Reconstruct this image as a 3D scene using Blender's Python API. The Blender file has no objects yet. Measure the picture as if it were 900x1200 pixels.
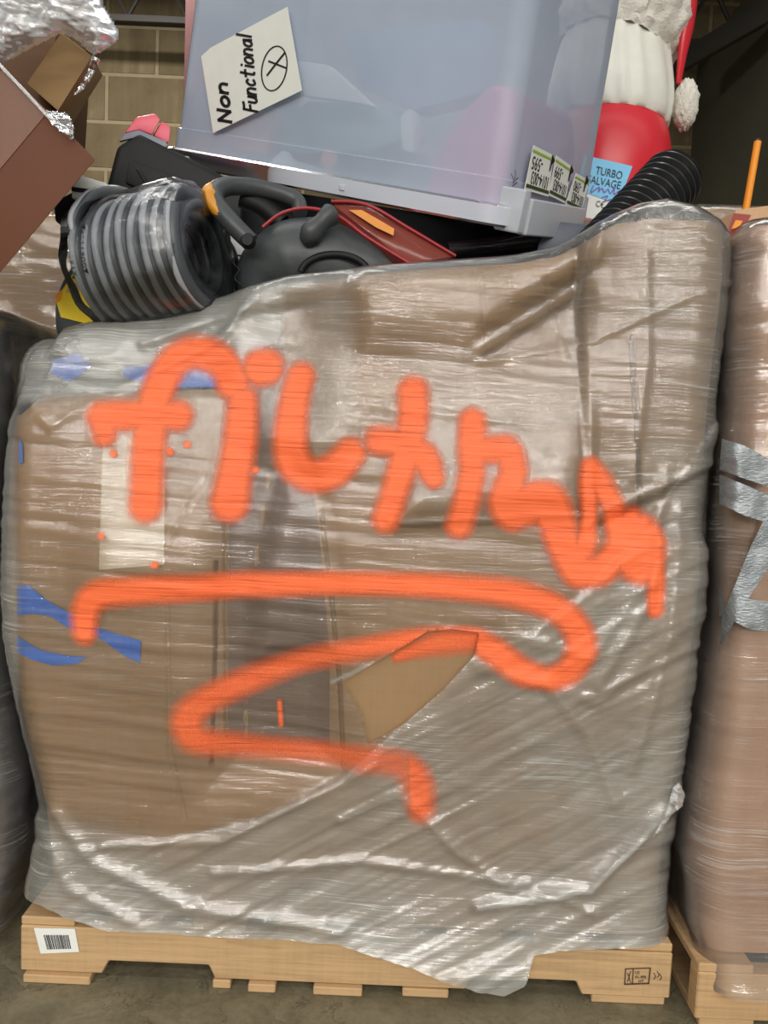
import bpy, bmesh, math, random
import numpy as np
from mathutils import Vector, Matrix

random.seed(7)
sc = bpy.context.scene
COL = sc.collection

# ------------------------------------------------------------------ camera
FPX = 920.0
PITCH, ROLL = math.radians(5.0), math.radians(2.5)
CAM = np.array([0.0, -1.39, 1.03])
Fw = np.array([0, math.cos(PITCH), -math.sin(PITCH)])
R0 = np.array([1.0, 0, 0]); U0 = np.cross(R0, Fw)
Rt = R0 * math.cos(ROLL) + U0 * math.sin(ROLL)
Up = U0 * math.cos(ROLL) - R0 * math.sin(ROLL)
cd = bpy.data.cameras.new('camera'); cam = bpy.data.objects.new('camera', cd); COL.objects.link(cam)
cd.sensor_fit = 'VERTICAL'; cd.sensor_height = 36.0; cd.lens = FPX / 1200.0 * 36.0
cd.clip_start = 0.05; cd.clip_end = 100
cam.matrix_world = Matrix(((Rt[0], Up[0], -Fw[0], CAM[0]), (Rt[1], Up[1], -Fw[1], CAM[1]),
                           (Rt[2], Up[2], -Fw[2], CAM[2]), (0, 0, 0, 1)))
sc.camera = cam

# ------------------------------------------------------------------ light
sc.view_settings.view_transform = 'Standard'
sc.view_settings.look = 'None'
sc.view_settings.gamma = 1.0
sc.view_settings.use_curve_mapping = False
sc.view_settings.exposure = 0.0
W = bpy.data.worlds.new('world'); sc.world = W; W.use_nodes = True
W.node_tree.nodes['Background'].inputs[0].default_value = (0.92, 0.96, 1.0, 1)
W.node_tree.nodes['Background'].inputs[1].default_value = 0.24

def lamp(x, y, z, sx, sy, p, col=(1.0, 0.965, 0.90)):
    l = bpy.data.lights.new('unseen_ceiling_lamp', 'AREA'); l.shape = 'RECTANGLE'
    l.size = sx; l.size_y = sy; l.energy = p; l.color = col
    o = bpy.data.objects.new('unseen_ceiling_lamp', l); COL.objects.link(o); o.location = (x, y, z)
    return o
# unseen strip rows at roof height, far ones added for glints on the film
for (y, p) in ((-2.4, 110), (-6.0, 260), (-10.0, 800), (-15.0, 2200), (-21.0, 3600)):
    lamp(0.0, y, 5.6, 15.0, 0.28, p)
lamp(-0.2, 0.9, 5.6, 6.0, 0.28, 90)
lamp(-2.2, 4.2, 4.9, 1.2, 0.5, 95)

# ------------------------------------------------------------------ pixel helpers (measured on the 900x1200 photograph)
def pt(px, py, Y):
    d = Fw + Rt * (px - 450) / FPX + Up * (600 - py) / FPX
    return CAM + d * ((Y - CAM[1]) / d[1])
def pts(P, Q, Y):
    P = np.asarray(P, float); Q = np.asarray(Q, float)
    d = Fw + Rt * ((P - 450) / FPX)[..., None] + Up * ((600 - Q) / FPX)[..., None]
    return CAM + d * ((np.asarray(Y) - CAM[1]) / d[..., 1])[..., None]
def proj(V):
    q = V - CAM; z = q @ Fw
    return 450 + FPX * (q @ Rt) / z, 600 - FPX * (q @ Up) / z
def ray_plane(px, py, O, n):
    d = Fw + Rt * (px - 450) / FPX + Up * (600 - py) / FPX
    return CAM + d * (np.dot(O - CAM, n) / np.dot(d, n))
def unit(v):
    v = np.asarray(v, float); return v / np.linalg.norm(v)

# ------------------------------------------------------------------ numpy noise
def vnoise(x, y, seed=0):
    rng = np.random.RandomState(seed); T = rng.rand(64, 64)
    xi = np.floor(x).astype(int); yi = np.floor(y).astype(int)
    fx = x - xi; fy = y - yi
    fx = fx * fx * (3 - 2 * fx); fy = fy * fy * (3 - 2 * fy)
    a = T[xi % 64, yi % 64]; b = T[(xi + 1) % 64, yi % 64]
    c = T[xi % 64, (yi + 1) % 64]; d = T[(xi + 1) % 64, (yi + 1) % 64]
    return (a * (1 - fx) + b * fx) * (1 - fy) + (c * (1 - fx) + d * fx) * fy - 0.5
def fbm(x, y, seed=0, o=3):
    r = 0; a = 1.0
    for i in range(o):
        r = r + a * vnoise(x * 2 ** i + 7.3 * i, y * 2 ** i + 3.1 * i, seed + i); a *= 0.5
    return r
def sdist_poly(P, Q, poly):
    poly = np.asarray(poly, float); n = len(poly)
    d = np.full(P.shape, 1e9); ins = np.zeros(P.shape, bool)
    for i in range(n):
        x1, y1 = poly[i]; x2, y2 = poly[(i + 1) % n]
        ex, ey = x2 - x1, y2 - y1
        t = np.clip(((P - x1) * ex + (Q - y1) * ey) / (ex * ex + ey * ey + 1e-9), 0, 1)
        d = np.minimum(d, np.hypot(P - x1 - t * ex, Q - y1 - t * ey))
        c = ((y1 > Q) != (y2 > Q)) & (P < (x2 - x1) * (Q - y1) / (y2 - y1 + 1e-12) + x1)
        ins ^= c
    return np.where(ins, -d, d)
def soft(P, Q, poly, feather):
    s = np.clip(0.5 - sdist_poly(P, Q, poly) / feather, 0, 1)
    return s * s * (3 - 2 * s)
def dist_line(P, Q, pl):
    d = np.full(P.shape, 1e9); par = np.zeros(P.shape)
    pl = np.asarray(pl, float); L = 0
    for (x1, y1), (x2, y2) in zip(pl[:-1], pl[1:]):
        ex, ey = x2 - x1, y2 - y1; l = math.hypot(ex, ey)
        t = np.clip(((P - x1) * ex + (Q - y1) * ey) / (l * l + 1e-9), 0, 1)
        dd = np.hypot(P - x1 - t * ex, Q - y1 - t * ey)
        d = np.minimum(d, dd)
    return d

# ------------------------------------------------------------------ materials
def nt_new(name):
    m = bpy.data.materials.new(name); m.use_nodes = True; nt = m.node_tree; nt.nodes.clear()
    out = nt.nodes.new('ShaderNodeOutputMaterial')
    return m, nt, out
def N(nt, t, **kw):
    n = nt.nodes.new(t)
    for k, v in kw.items():
        if k in ('op',): n.operation = v
        elif k == 'ins':
            for i, val in v.items(): n.inputs[i].default_value = val
        else: setattr(n, k, v)
    return n
def L(nt, a, b): nt.links.new(a, b)
def math_node(nt, op, a, b=None, clamp=False):
    n = nt.nodes.new('ShaderNodeMath'); n.operation = op; n.use_clamp = clamp
    for i, v in enumerate((a, b)):
        if v is None: continue
        if isinstance(v, (int, float)): n.inputs[i].default_value = v
        else: L(nt, v, n.inputs[i])
    return n.outputs[0]
def maprange(nt, v, a, b, c, d):
    n = nt.nodes.new('ShaderNodeMapRange'); n.clamp = True
    L(nt, v, n.inputs[0])
    for i, x in enumerate((a, b, c, d)): n.inputs[i + 1].default_value = x
    return n.outputs[0]
def noise_tex(nt, vec, scale, detail=3, rough=0.55, dist=0.0):
    n = nt.nodes.new('ShaderNodeTexNoise')
    n.inputs['Scale'].default_value = scale; n.inputs['Detail'].default_value = detail
    n.inputs['Roughness'].default_value = rough; n.inputs['Distortion'].default_value = dist
    L(nt, vec, n.inputs['Vector']); return n.outputs['Fac']
def mapping(nt, vec, scale=(1, 1, 1), rot=(0, 0, 0), loc=(0, 0, 0)):
    n = nt.nodes.new('ShaderNodeMapping'); L(nt, vec, n.inputs[0])
    n.inputs['Scale'].default_value = scale; n.inputs['Rotation'].default_value = rot; n.inputs['Location'].default_value = loc
    return n.outputs[0]
def ramp(nt, fac, stops):
    n = nt.nodes.new('ShaderNodeValToRGB'); L(nt, fac, n.inputs[0])
    e = n.color_ramp.elements
    while len(e) < len(stops): e.new(0.5)
    for i, (p, c) in enumerate(stops):
        e[i].position = p; e[i].color = (*c, 1) if len(c) == 3 else c
    return n.outputs[0]
def S(r, g, b):   # sRGB 0..255 to linear
    f = lambda c: ((c / 255 + 0.055) / 1.055) ** 2.4 if c > 10 else c / 255 / 12.92
    return (f(r), f(g), f(b))

MATS = {}
def plain(name, col, rough=0.5, metal=0.0, var=0.12, scale=20.0, bump=0.1, stretch=(1, 1, 1), spec=0.5, coat=0.0):
    if name in MATS: return MATS[name]
    m, nt, out = nt_new(name)
    tc = N(nt, 'ShaderNodeTexCoord'); v = mapping(nt, tc.outputs['Object'], stretch)
    f = noise_tex(nt, v, scale, 4, 0.6)
    c0 = tuple(max(0, x * (1 - var)) for x in col); c1 = tuple(min(1, x * (1 + var)) for x in col)
    c = ramp(nt, f, [(0.3, c0), (0.7, c1)])
    b = N(nt, 'ShaderNodeBsdfPrincipled'); L(nt, c, b.inputs['Base Color'])
    b.inputs['Roughness'].default_value = rough; b.inputs['Metallic'].default_value = metal
    b.inputs['Specular IOR Level'].default_value = spec; b.inputs['Coat Weight'].default_value = coat
    if bump:
        bp = N(nt, 'ShaderNodeBump'); bp.inputs['Strength'].default_value = bump; bp.inputs['Distance'].default_value = 0.004
        L(nt, noise_tex(nt, v, scale * 3, 3), bp.inputs['Height']); L(nt, bp.outputs[0], b.inputs['Normal'])
    L(nt, b.outputs[0], out.inputs[0]); MATS[name] = m; return m

def film_mat(name, tint=(0.45, 0.447, 0.41), base=0.02, use_attr=True, streak=0.30, gloss=2.0, rough=0.115, bump=1.0, zs=220.0, tilt=0.03, crink=0.35):
    if name in MATS: return MATS[name]
    m, nt, out = nt_new(name)
    tc = N(nt, 'ShaderNodeTexCoord'); ob = tc.outputs['Object']
    warp = noise_tex(nt, ob, 2.5, 2)
    wv = N(nt, 'ShaderNodeCombineXYZ'); L(nt, math_node(nt, 'MULTIPLY', warp, 0.05), wv.inputs[2])
    va = N(nt, 'ShaderNodeVectorMath', operation='ADD'); L(nt, ob, va.inputs[0]); L(nt, wv.outputs[0], va.inputs[1])
    vh = mapping(nt, va.outputs[0], (6.5, 6.5, zs), (0, tilt, 0))
    s1 = noise_tex(nt, vh, 1.0, 3, 0.55)
    vh2 = mapping(nt, va.outputs[0], (11.0, 11.0, zs * 2.2), (0, -0.06, 0), (3, 1, 2))
    s2 = noise_tex(nt, vh2, 1.0, 2, 0.6)
    vd = mapping(nt, va.outputs[0], (7.0, 7.0, zs * 0.8), (0, 0.62, 0), (1, 5, 2))
    s3 = noise_tex(nt, vd, 1.0, 3, 0.55)
    cr = noise_tex(nt, ob, 55.0, 4, 0.6, 1.2)
    big = noise_tex(nt, ob, 6.0, 3, 0.6, 0.5)
    if use_attr:
        ad = N(nt, 'ShaderNodeAttribute'); ad.attribute_name = 'dens'; dens = ad.outputs['Fac']
        ag = N(nt, 'ShaderNodeAttribute'); ag.attribute_name = 'diag'; diag = ag.outputs['Fac']
        mx = N(nt, 'ShaderNodeMix'); mx.data_type = 'FLOAT'; L(nt, diag, mx.inputs[0]); L(nt, s1, mx.inputs[2]); L(nt, s3, mx.inputs[3]); st = mx.outputs[0]
        dens = math_node(nt, 'ADD', dens, base)
    else:
        dens = None; mx = N(nt, 'ShaderNodeMix'); mx.data_type = 'FLOAT'; mx.inputs[0].default_value = 0.4
        L(nt, s1, mx.inputs[2]); L(nt, s3, mx.inputs[3]); st = mx.outputs[0]
    # bump
    h = math_node(nt, 'ADD', math_node(nt, 'MULTIPLY', st, 1.0), math_node(nt, 'MULTIPLY', s2, 0.38))
    h = math_node(nt, 'ADD', h, math_node(nt, 'MULTIPLY', cr, crink))
    bp = N(nt, 'ShaderNodeBump'); bp.inputs['Strength'].default_value = bump; bp.inputs['Distance'].default_value = 0.00105
    L(nt, h, bp.inputs['Height'])
    # haze: stretch lines of doubled film
    stv = maprange(nt, st, 0.56, 0.70, 0, 1)
    fine = maprange(nt, s2, 0.56, 0.74, 0, 1)
    hl = noise_tex(nt, mapping(nt, va.outputs[0], (3.5, 3.5, zs * 3.0), (0, 0.05, 0), (7, 2, 1)), 1.0, 1, 0.5)
    hl2 = noise_tex(nt, mapping(nt, va.outputs[0], (6.0, 6.0, zs * 2.6), (0, 0.5, 0), (2, 9, 1)), 1.0, 1, 0.5)
    hair = math_node(nt, 'ADD', maprange(nt, hl, 0.60, 0.68, 0, 1), maprange(nt, hl2, 0.64, 0.72, 0, 0.7))
    hair = math_node(nt, 'MULTIPLY', hair, maprange(nt, noise_tex(nt, ob, 9.0, 3), 0.45, 0.62, 0.1, 1.0))
    sp = math_node(nt, 'ADD', math_node(nt, 'ADD', stv, math_node(nt, 'MULTIPLY', fine, 0.6)), math_node(nt, 'MULTIPLY', hair, 1.3))
    sp = math_node(nt, 'MULTIPLY', sp, maprange(nt, big, 0.42, 0.60, 0.12, 1.0))
    if dens is not None:
        al = math_node(nt, 'ADD', dens, math_node(nt, 'MULTIPLY', sp, math_node(nt, 'ADD', math_node(nt, 'MULTIPLY', dens, 0.55), streak * 0.55)))
        al = math_node(nt, 'MULTIPLY', al, maprange(nt, big, 0.3, 0.7, 0.85, 1.15))
    else:
        al = math_node(nt, 'ADD', math_node(nt, 'MULTIPLY', sp, streak), base)
    al = math_node(nt, 'MINIMUM', al, 0.93)
    tr = N(nt, 'ShaderNodeBsdfTransparent')
    hz = N(nt, 'ShaderNodeBsdfPrincipled'); hz.inputs['Base Color'].default_value = (*tint, 1); hz.inputs['Roughness'].default_value = 0.42
    hz.inputs['Specular IOR Level'].default_value = 0.5
    L(nt, bp.outputs[0], hz.inputs['Normal'])
    m1 = N(nt, 'ShaderNodeMixShader'); L(nt, al, m1.inputs[0]); L(nt, tr.outputs[0], m1.inputs[1]); L(nt, hz.outputs[0], m1.inputs[2])
    fr = N(nt, 'ShaderNodeFresnel'); fr.inputs[0].default_value = 1.5; L(nt, bp.outputs[0], fr.inputs[1])
    gl = N(nt, 'ShaderNodeBsdfGlossy'); gl.inputs['Roughness'].default_value = rough; gl.inputs['Color'].default_value = (1, 1, 1, 1)
    L(nt, bp.outputs[0], gl.inputs['Normal'])
    m2 = N(nt, 'ShaderNodeMixShader'); L(nt, math_node(nt, 'MULTIPLY', fr.outputs[0], gloss, True), m2.inputs[0])
    L(nt, m1.outputs[0], m2.inputs[1]); L(nt, gl.outputs[0], m2.inputs[2])
    L(nt, m2.outputs[0], out.inputs[0]); MATS[name] = m; return m

def cardboard(name, col, var=0.1, rough=0.72):
    if name in MATS: return MATS[name]
    m, nt, out = nt_new(name)
    tc = N(nt, 'ShaderNodeTexCoord'); ob = tc.outputs['Object']
    f1 = noise_tex(nt, ob, 3.0, 5, 0.65); f2 = noise_tex(nt, mapping(nt, ob, (3, 3, 160)), 1.0, 3)
    f3 = noise_tex(nt, mapping(nt, ob, (150, 150, 2)), 1.0, 2)
    f = math_node(nt, 'ADD', math_node(nt, 'MULTIPLY', f1, 0.6), math_node(nt, 'ADD', math_node(nt, 'MULTIPLY', f2, 0.2), math_node(nt, 'MULTIPLY', f3, 0.2)))
    c = ramp(nt, f, [(0.33, tuple(x * (1 - var) for x in col)), (0.66, tuple(min(1, x * (1 + var)) for x in col))])
    b = N(nt, 'ShaderNodeBsdfPrincipled'); L(nt, c, b.inputs['Base Color']); b.inputs['Roughness'].default_value = rough
    bp = N(nt, 'ShaderNodeBump'); bp.inputs['Strength'].default_value = 0.12; bp.inputs['Distance'].default_value = 0.004
    L(nt, f, bp.inputs['Height']); L(nt, bp.outputs[0], b.inputs['Normal'])
    L(nt, b.outputs[0], out.inputs[0]); MATS[name] = m; return m

def wood(name, col):
    if name in MATS: return MATS[name]
    m, nt, out = nt_new(name)
    tc = N(nt, 'ShaderNodeTexCoord'); ob = tc.outputs['Object']
    v = mapping(nt, ob, (2.5, 25, 45), (0, 0.12, 0))
    f1 = noise_tex(nt, v, 1.6, 5, 0.6, 1.0); f2 = noise_tex(nt, mapping(nt, ob, (5, 40, 170)), 1.0, 3)
    saw = noise_tex(nt, mapping(nt, ob, (110, 20, 5), (0, 0.6, 0)), 1.0, 2)
    f = math_node(nt, 'ADD', math_node(nt, 'MULTIPLY', f1, 0.55), math_node(nt, 'ADD', math_node(nt, 'MULTIPLY', f2, 0.3), math_node(nt, 'MULTIPLY', saw, 0.12)))
    c = ramp(nt, f, [(0.3, tuple(x * 0.62 for x in col)), (0.5, col), (0.7, tuple(min(1, x * 1.18) for x in col))])
    b = N(nt, 'ShaderNodeBsdfPrincipled'); L(nt, c, b.inputs['Base Color']); b.inputs['Roughness'].default_value = 0.75
    bp = N(nt, 'ShaderNodeBump'); bp.inputs['Strength'].default_value = 0.3; bp.inputs['Distance'].default_value = 0.004
    L(nt, f, bp.inputs['Height']); L(nt, bp.outputs[0], b.inputs['Normal'])
    L(nt, b.outputs[0], out.inputs[0]); MATS[name] = m; return m

def milky(name, col, alpha, rough=0.18, tl=0.5):
    if name in MATS: return MATS[name]
    m, nt, out = nt_new(name)
    tc = N(nt, 'ShaderNodeTexCoord'); ob = tc.outputs['Object']
    f = noise_tex(nt, ob, 4.0, 3)
    tr = N(nt, 'ShaderNodeBsdfTransparent'); tr.inputs[0].default_value = (0.97, 0.98, 1, 1)
    df = N(nt, 'ShaderNodeBsdfDiffuse'); df.inputs[0].default_value = (*col, 1)
    ts = N(nt, 'ShaderNodeBsdfTranslucent'); ts.inputs[0].default_value = (*col, 1)
    md = N(nt, 'ShaderNodeMixShader'); md.inputs[0].default_value = tl; L(nt, df.outputs[0], md.inputs[1]); L(nt, ts.outputs[0], md.inputs[2])
    m1 = N(nt, 'ShaderNodeMixShader'); L(nt, maprange(nt, f, 0.3, 0.7, alpha - 0.05, alpha + 0.05), m1.inputs[0])
    L(nt, tr.outputs[0], m1.inputs[1]); L(nt, md.outputs[0], m1.inputs[2])
    bp = N(nt, 'ShaderNodeBump'); bp.inputs['Strength'].default_value = 0.08; bp.inputs['Distance'].default_value = 0.01
    L(nt, noise_tex(nt, ob, 9.0, 2), bp.inputs['Height'])
    fr = N(nt, 'ShaderNodeFresnel'); fr.inputs[0].default_value = 1.48
    gl = N(nt, 'ShaderNodeBsdfGlossy'); gl.inputs['Roughness'].default_value = rough; L(nt, bp.outputs[0], gl.inputs['Normal'])
    m2 = N(nt, 'ShaderNodeMixShader'); L(nt, fr.outputs[0], m2.inputs[0]); L(nt, m1.outputs[0], m2.inputs[1]); L(nt, gl.outputs[0], m2.inputs[2])
    L(nt, m2.outputs[0], out.inputs[0]); MATS[name] = m; return m

def paint_mat():
    m, nt, out = nt_new('orange_spray')
    tc = N(nt, 'ShaderNodeTexCoord'); ob = tc.outputs['Object']
    at = N(nt, 'ShaderNodeAttribute'); at.attribute_name = 'alpha'
    st = noise_tex(nt, mapping(nt, ob, (5, 5, 240), (0, -0.1, 0)), 1.0, 4, 0.65)
    dots = noise_tex(nt, ob, 420.0, 2)
    gap = maprange(nt, st, 0.30, 0.42, 0.25, 1.0)
    a = math_node(nt, 'ADD', at.outputs['Fac'], math_node(nt, 'MULTIPLY', math_node(nt, 'SUBTRACT', dots, 0.5), 0.5))
    soft_ = maprange(nt, a, 0.10, 0.85, 0, 1)
    a2 = math_node(nt, 'MULTIPLY', soft_, math_node(nt, 'MAXIMUM', gap, maprange(nt, at.outputs['Fac'], 0.6, 1.0, 0.0, 0.75)))
    c = ramp(nt, st, [(0.35, S(244, 104, 56)), (0.6, S(255, 124, 76))])
    b = N(nt, 'ShaderNodeBsdfPrincipled'); L(nt, c, b.inputs['Base Color']); b.inputs['Roughness'].default_value = 0.5
    b.inputs['Specular IOR Level'].default_value = 0.3
    bp = N(nt, 'ShaderNodeBump'); bp.inputs['Strength'].default_value = 0.3; bp.inputs['Distance'].default_value = 0.006
    L(nt, st, bp.inputs['Height']); L(nt, bp.outputs[0], b.inputs['Normal'])
    tr = N(nt, 'ShaderNodeBsdfTransparent')
    mx = N(nt, 'ShaderNodeMixShader'); L(nt, a2, mx.inputs[0]); L(nt, tr.outputs[0], mx.inputs[1]); L(nt, b.outputs[0], mx.inputs[2])
    L(nt, mx.outputs[0], out.inputs[0]); return m

# ------------------------------------------------------------------ object helpers
WL = {}
def tag(o, label=None, cat=None, group=None, kind=None):
    if label: o['label'] = label
    if cat: o['category'] = cat
    if group: o['group'] = group
    if kind: o['kind'] = kind
    return o
def put(o, parent):
    """world-space object o (loc already set) under parent without moving it"""
    WL[o.name] = o.matrix_basis.copy()
    if parent is not None:
        o.parent = parent; o.matrix_parent_inverse = WL[parent.name].inverted()
    return o
def empty(name, loc, label=None, cat=None, group=None, kind=None):
    o = bpy.data.objects.new(name, None); COL.objects.link(o); o.location = Vector(loc); o.empty_display_size = 0.05
    WL[o.name] = Matrix.Translation(Vector(loc))
    return tag(o, label, cat, group, kind)
def mesh_obj(name, V, Fc, mat, parent=None, smooth=True, angle=None, attrs=None, center=True):
    V = np.asarray(V, float)
    c = np.array([(V[:, 0].min() + V[:, 0].max()) / 2, (V[:, 1].min() + V[:, 1].max()) / 2, V[:, 2].min()]) if center else np.zeros(3)
    me = bpy.data.meshes.new(name)
    if isinstance(Fc, np.ndarray) and Fc.ndim == 2:
        k = Fc.shape[1]; nf = len(Fc)
        me.vertices.add(len(V)); me.vertices.foreach_set('co', (V - c).ravel())
        me.loops.add(nf * k); me.loops.foreach_set('vertex_index', Fc.ravel().astype(np.int32))
        me.polygons.add(nf); me.polygons.foreach_set('loop_start', np.arange(0, nf * k, k, dtype=np.int32))
        me.update(calc_edges=True); me.validate()
    else:
        me.from_pydata((V - c).tolist(), [], [list(map(int, f)) for f in Fc]); me.validate()
    if smooth: me.polygons.foreach_set('use_smooth', np.ones(len(me.polygons), bool))
    if smooth and angle: 
        try: me.set_sharp_from_angle(angle=math.radians(angle))
        except Exception: pass
    if attrs:
        for k, a in attrs.items():
            at = me.attributes.new(k, 'FLOAT', 'POINT'); at.data.foreach_set('value', np.asarray(a, np.float32))
    o = bpy.data.objects.new(name, me); COL.objects.link(o); o.location = Vector(c)
    if mat: me.materials.append(mat)
    return put(o, parent)
def bm_obj(name, bm, mat, parent=None, smooth=True, angle=35):
    bmesh.ops.recalc_face_normals(bm, faces=bm.faces[:])
    V = np.array([v.co[:] for v in bm.verts]); bm.verts.index_update()
    Fc = [[v.index for v in f.verts] for f in bm.faces]
    bm.free()
    return mesh_obj(name, V, Fc, mat, parent, smooth, angle)
def hexa(name, c8, mat, parent=None, bev=0.004, seg=2):
    """c8: bottom ring 4, top ring 4"""
    bm = bmesh.new(); v = [bm.verts.new(tuple(map(float, p))) for p in c8]
    for f in ((0, 1, 2, 3), (4, 5, 6, 7), (0, 1, 5, 4), (1, 2, 6, 5), (2, 3, 7, 6), (3, 0, 4, 7)):
        bm.faces.new([v[i] for i in f])
    bmesh.ops.recalc_face_normals(bm, faces=bm.faces[:])
    if bev: bmesh.ops.bevel(bm, geom=bm.edges[:], offset=bev, segments=seg, affect='EDGES', profile=0.6)
    return bm_obj(name, bm, mat, parent)
def box(name, x0, x1, y0, y1, z0, z1, mat, parent=None, bev=0.003, seg=1):
    return hexa(name, [(x0, y0, z0), (x1, y0, z0), (x1, y1, z0), (x0, y1, z0), (x0, y0, z1), (x1, y0, z1), (x1, y1, z1), (x0, y1, z1)], mat, parent, bev, seg)
def prism(name, P3, dvec, mat, parent=None, bev=0.004, seg=2):
    bm = bmesh.new(); a = [bm.verts.new(tuple(map(float, p))) for p in P3]; b = [bm.verts.new(tuple(map(float, np.asarray(p) + np.asarray(dvec)))) for p in P3]
    n = len(a); bm.faces.new(a); bm.faces.new(b)
    for i in range(n): bm.faces.new([a[i], a[(i + 1) % n], b[(i + 1) % n], b[i]])
    bmesh.ops.recalc_face_normals(bm, faces=bm.faces[:])
    if bev: bmesh.ops.bevel(bm, geom=bm.edges[:], offset=bev, segments=seg, affect='EDGES', profile=0.6)
    return bm_obj(name, bm, mat, parent)
def smooth_path(P, n=8, closed=False):
    P = [np.asarray(p, float) for p in P]; out = []
    m = len(P)
    rng_ = range(m if closed else m - 1)
    for i in rng_:
        if closed: p0, p1, p2, p3 = P[(i - 1) % m], P[i], P[(i + 1) % m], P[(i + 2) % m]
        else: p0, p1, p2, p3 = P[max(i - 1, 0)], P[i], P[i + 1], P[min(i + 2, m - 1)]
        for k in range(n):
            t = k / n
            out.append(0.5 * ((2 * p1) + (-p0 + p2) * t + (2 * p0 - 5 * p1 + 4 * p2 - p3) * t * t + (-p0 + 3 * p1 - 3 * p2 + p3) * t ** 3))
    if not closed: out.append(P[-1])
    return out
def tube(name, path, rad, mat, parent=None, seg=12, flat=1.0, up=(0, 0, 1), cap=True, closed=False):
    """swept tube; rad scalar or list; flat scales the second axis"""
    P = np.asarray(path, float); n = len(P)
    R = np.full(n, rad, float) if np.isscalar(rad) else np.asarray(rad, float)
    if closed: T = np.roll(P, -1, 0) - np.roll(P, 1, 0)
    else: T = np.gradient(P, axis=0)
    T /= np.linalg.norm(T, axis=1)[:, None] + 1e-12
    u = np.asarray(up, float); V = []
    a = np.cross(T[0], u)
    if np.linalg.norm(a) < 1e-3: a = np.cross(T[0], (1, 0, 0.3))
    for i in range(n):
        a = a - np.dot(a, T[i]) * T[i]; a = a / np.linalg.norm(a); b = np.cross(T[i], a)
        for k in range(seg):
            th = 2 * math.pi * k / seg
            V.append(P[i] + a * math.cos(th) * R[i] + b * math.sin(th) * R[i] * flat)
    Fc = []
    m = n if closed else n - 1
    for i in range(m):
        j = (i + 1) % n
        for k in range(seg):
            Fc.append((i * seg + k, i * seg + (k + 1) % seg, j * seg + (k + 1) % seg, j * seg + k))
    if cap and not closed:
        Fc.append(tuple(range(seg))[::-1]); Fc.append(tuple((n - 1) * seg + k for k in range(seg)))
    return mesh_obj(name, V, Fc, mat, parent, True, 50)
def lathe(name, O, axis, prof, mat, parent=None, seg=32, ref=(0, 0, 1), fn=None, th0=0.0, th1=2 * math.pi, solid=None, cap=False):
    """prof list of (along, radius); fn(th, t_index, r)->r"""
    O = np.asarray(O, float); ax = unit(axis); a = np.cross(ax, ref)
    if np.linalg.norm(a) < 1e-3: a = np.cross(ax, (1, 0, 0))
    a = unit(a); b = np.cross(ax, a); full = abs(th1 - th0 - 2 * math.pi) < 1e-6
    cols = seg if full else seg + 1; V = []
    for i, (h, r) in enumerate(prof):
        for k in range(cols):
            th = th0 + (th1 - th0) * k / seg; rr = fn(th, i, r) if fn else r
            V.append(O + ax * h + (a * math.cos(th) + b * math.sin(th)) * rr)
    Fc = []
    for i in range(len(prof) - 1):
        for k in range(seg):
            k2 = (k + 1) % cols if full else k + 1
            Fc.append((i * cols + k, i * cols + k2, (i + 1) * cols + k2, (i + 1) * cols + k))
    if cap and full:
        Fc.append(tuple(range(cols))[::-1]); Fc.append(tuple((len(prof) - 1) * cols + k for k in range(cols)))
    o = mesh_obj(name, V, Fc, mat, parent, True, 50)
    if solid:
        md = o.modifiers.new('thickness', 'SOLIDIFY'); md.thickness = solid; md.offset = -1
    return o
def ribbon_strokes(name, strokes, mapper, mat, parent, nrm, off=0.0012):
    """strokes: list of (points2d, width_units or list); mapper(x,y)->3D ; flat marker ribbon lying on a surface"""
    V = []; Fc = []; nrm = unit(nrm)
    for pl, w in strokes:
        p2 = np.asarray(smooth_path([(*p, 0) for p in pl], 5) if len(pl) > 2 else [(*p, 0) for p in pl])[:, :2]
        T = np.gradient(p2, axis=0); T /= np.linalg.norm(T, axis=1)[:, None] + 1e-9
        Nn = np.stack([-T[:, 1], T[:, 0]], 1)
        ws = np.full(len(p2), w, float) if np.isscalar(w) else np.interp(np.linspace(0, 1, len(p2)), np.linspace(0, 1, len(w)), w)
        b0 = len(V)
        for i in range(len(p2)):
            for s in (-0.5, 0.5):
                q = p2[i] + Nn[i] * ws[i] * s
                if i == 0: q = q - T[i] * ws[i] * 0.3
                if i == len(p2) - 1: q = q + T[i] * ws[i] * 0.3
                V.append(np.asarray(mapper(*q)) + nrm * off)
        for i in range(len(p2) - 1):
            Fc.append((b0 + 2 * i, b0 + 2 * i + 1, b0 + 2 * i + 3, b0 + 2 * i + 2))
    return mesh_obj(name, V, Fc, mat, parent, False)
def ell(cx, cy, rx, ry, rot=0.0, n=14):
    c, s = math.cos(rot), math.sin(rot)
    return [(cx + rx * math.cos(t) * c - ry * math.sin(t) * s, cy + rx * math.cos(t) * s + ry * math.sin(t) * c) for t in np.linspace(0, 2 * math.pi, n)]
def text3(name, s, O, u, v, size, mat, parent, sx=1.0, align='LEFT', th=0.0002):
    cu = bpy.data.curves.new(name, 'FONT'); cu.body = s; cu.size = size; cu.extrude = th; cu.align_x = align; cu.resolution_u = 3
    t = bpy.data.objects.new(name + '_curve', cu); COL.objects.link(t)
    me = bpy.data.meshes.new_from_object(t, depsgraph=bpy.context.evaluated_depsgraph_get())
    bpy.data.objects.remove(t); me.name = name; me.materials.clear(); me.materials.append(mat)
    o = bpy.data.objects.new(name, me); COL.objects.link(o); u = unit(u); v = unit(v - np.dot(v, u) * u); n = np.cross(u, v)
    o.matrix_basis = Matrix(((u[0] * sx, v[0], n[0], O[0]), (u[1] * sx, v[1], n[1], O[1]), (u[2] * sx, v[2], n[2], O[2]), (0, 0, 0, 1)))
    return put(o, parent)
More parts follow.
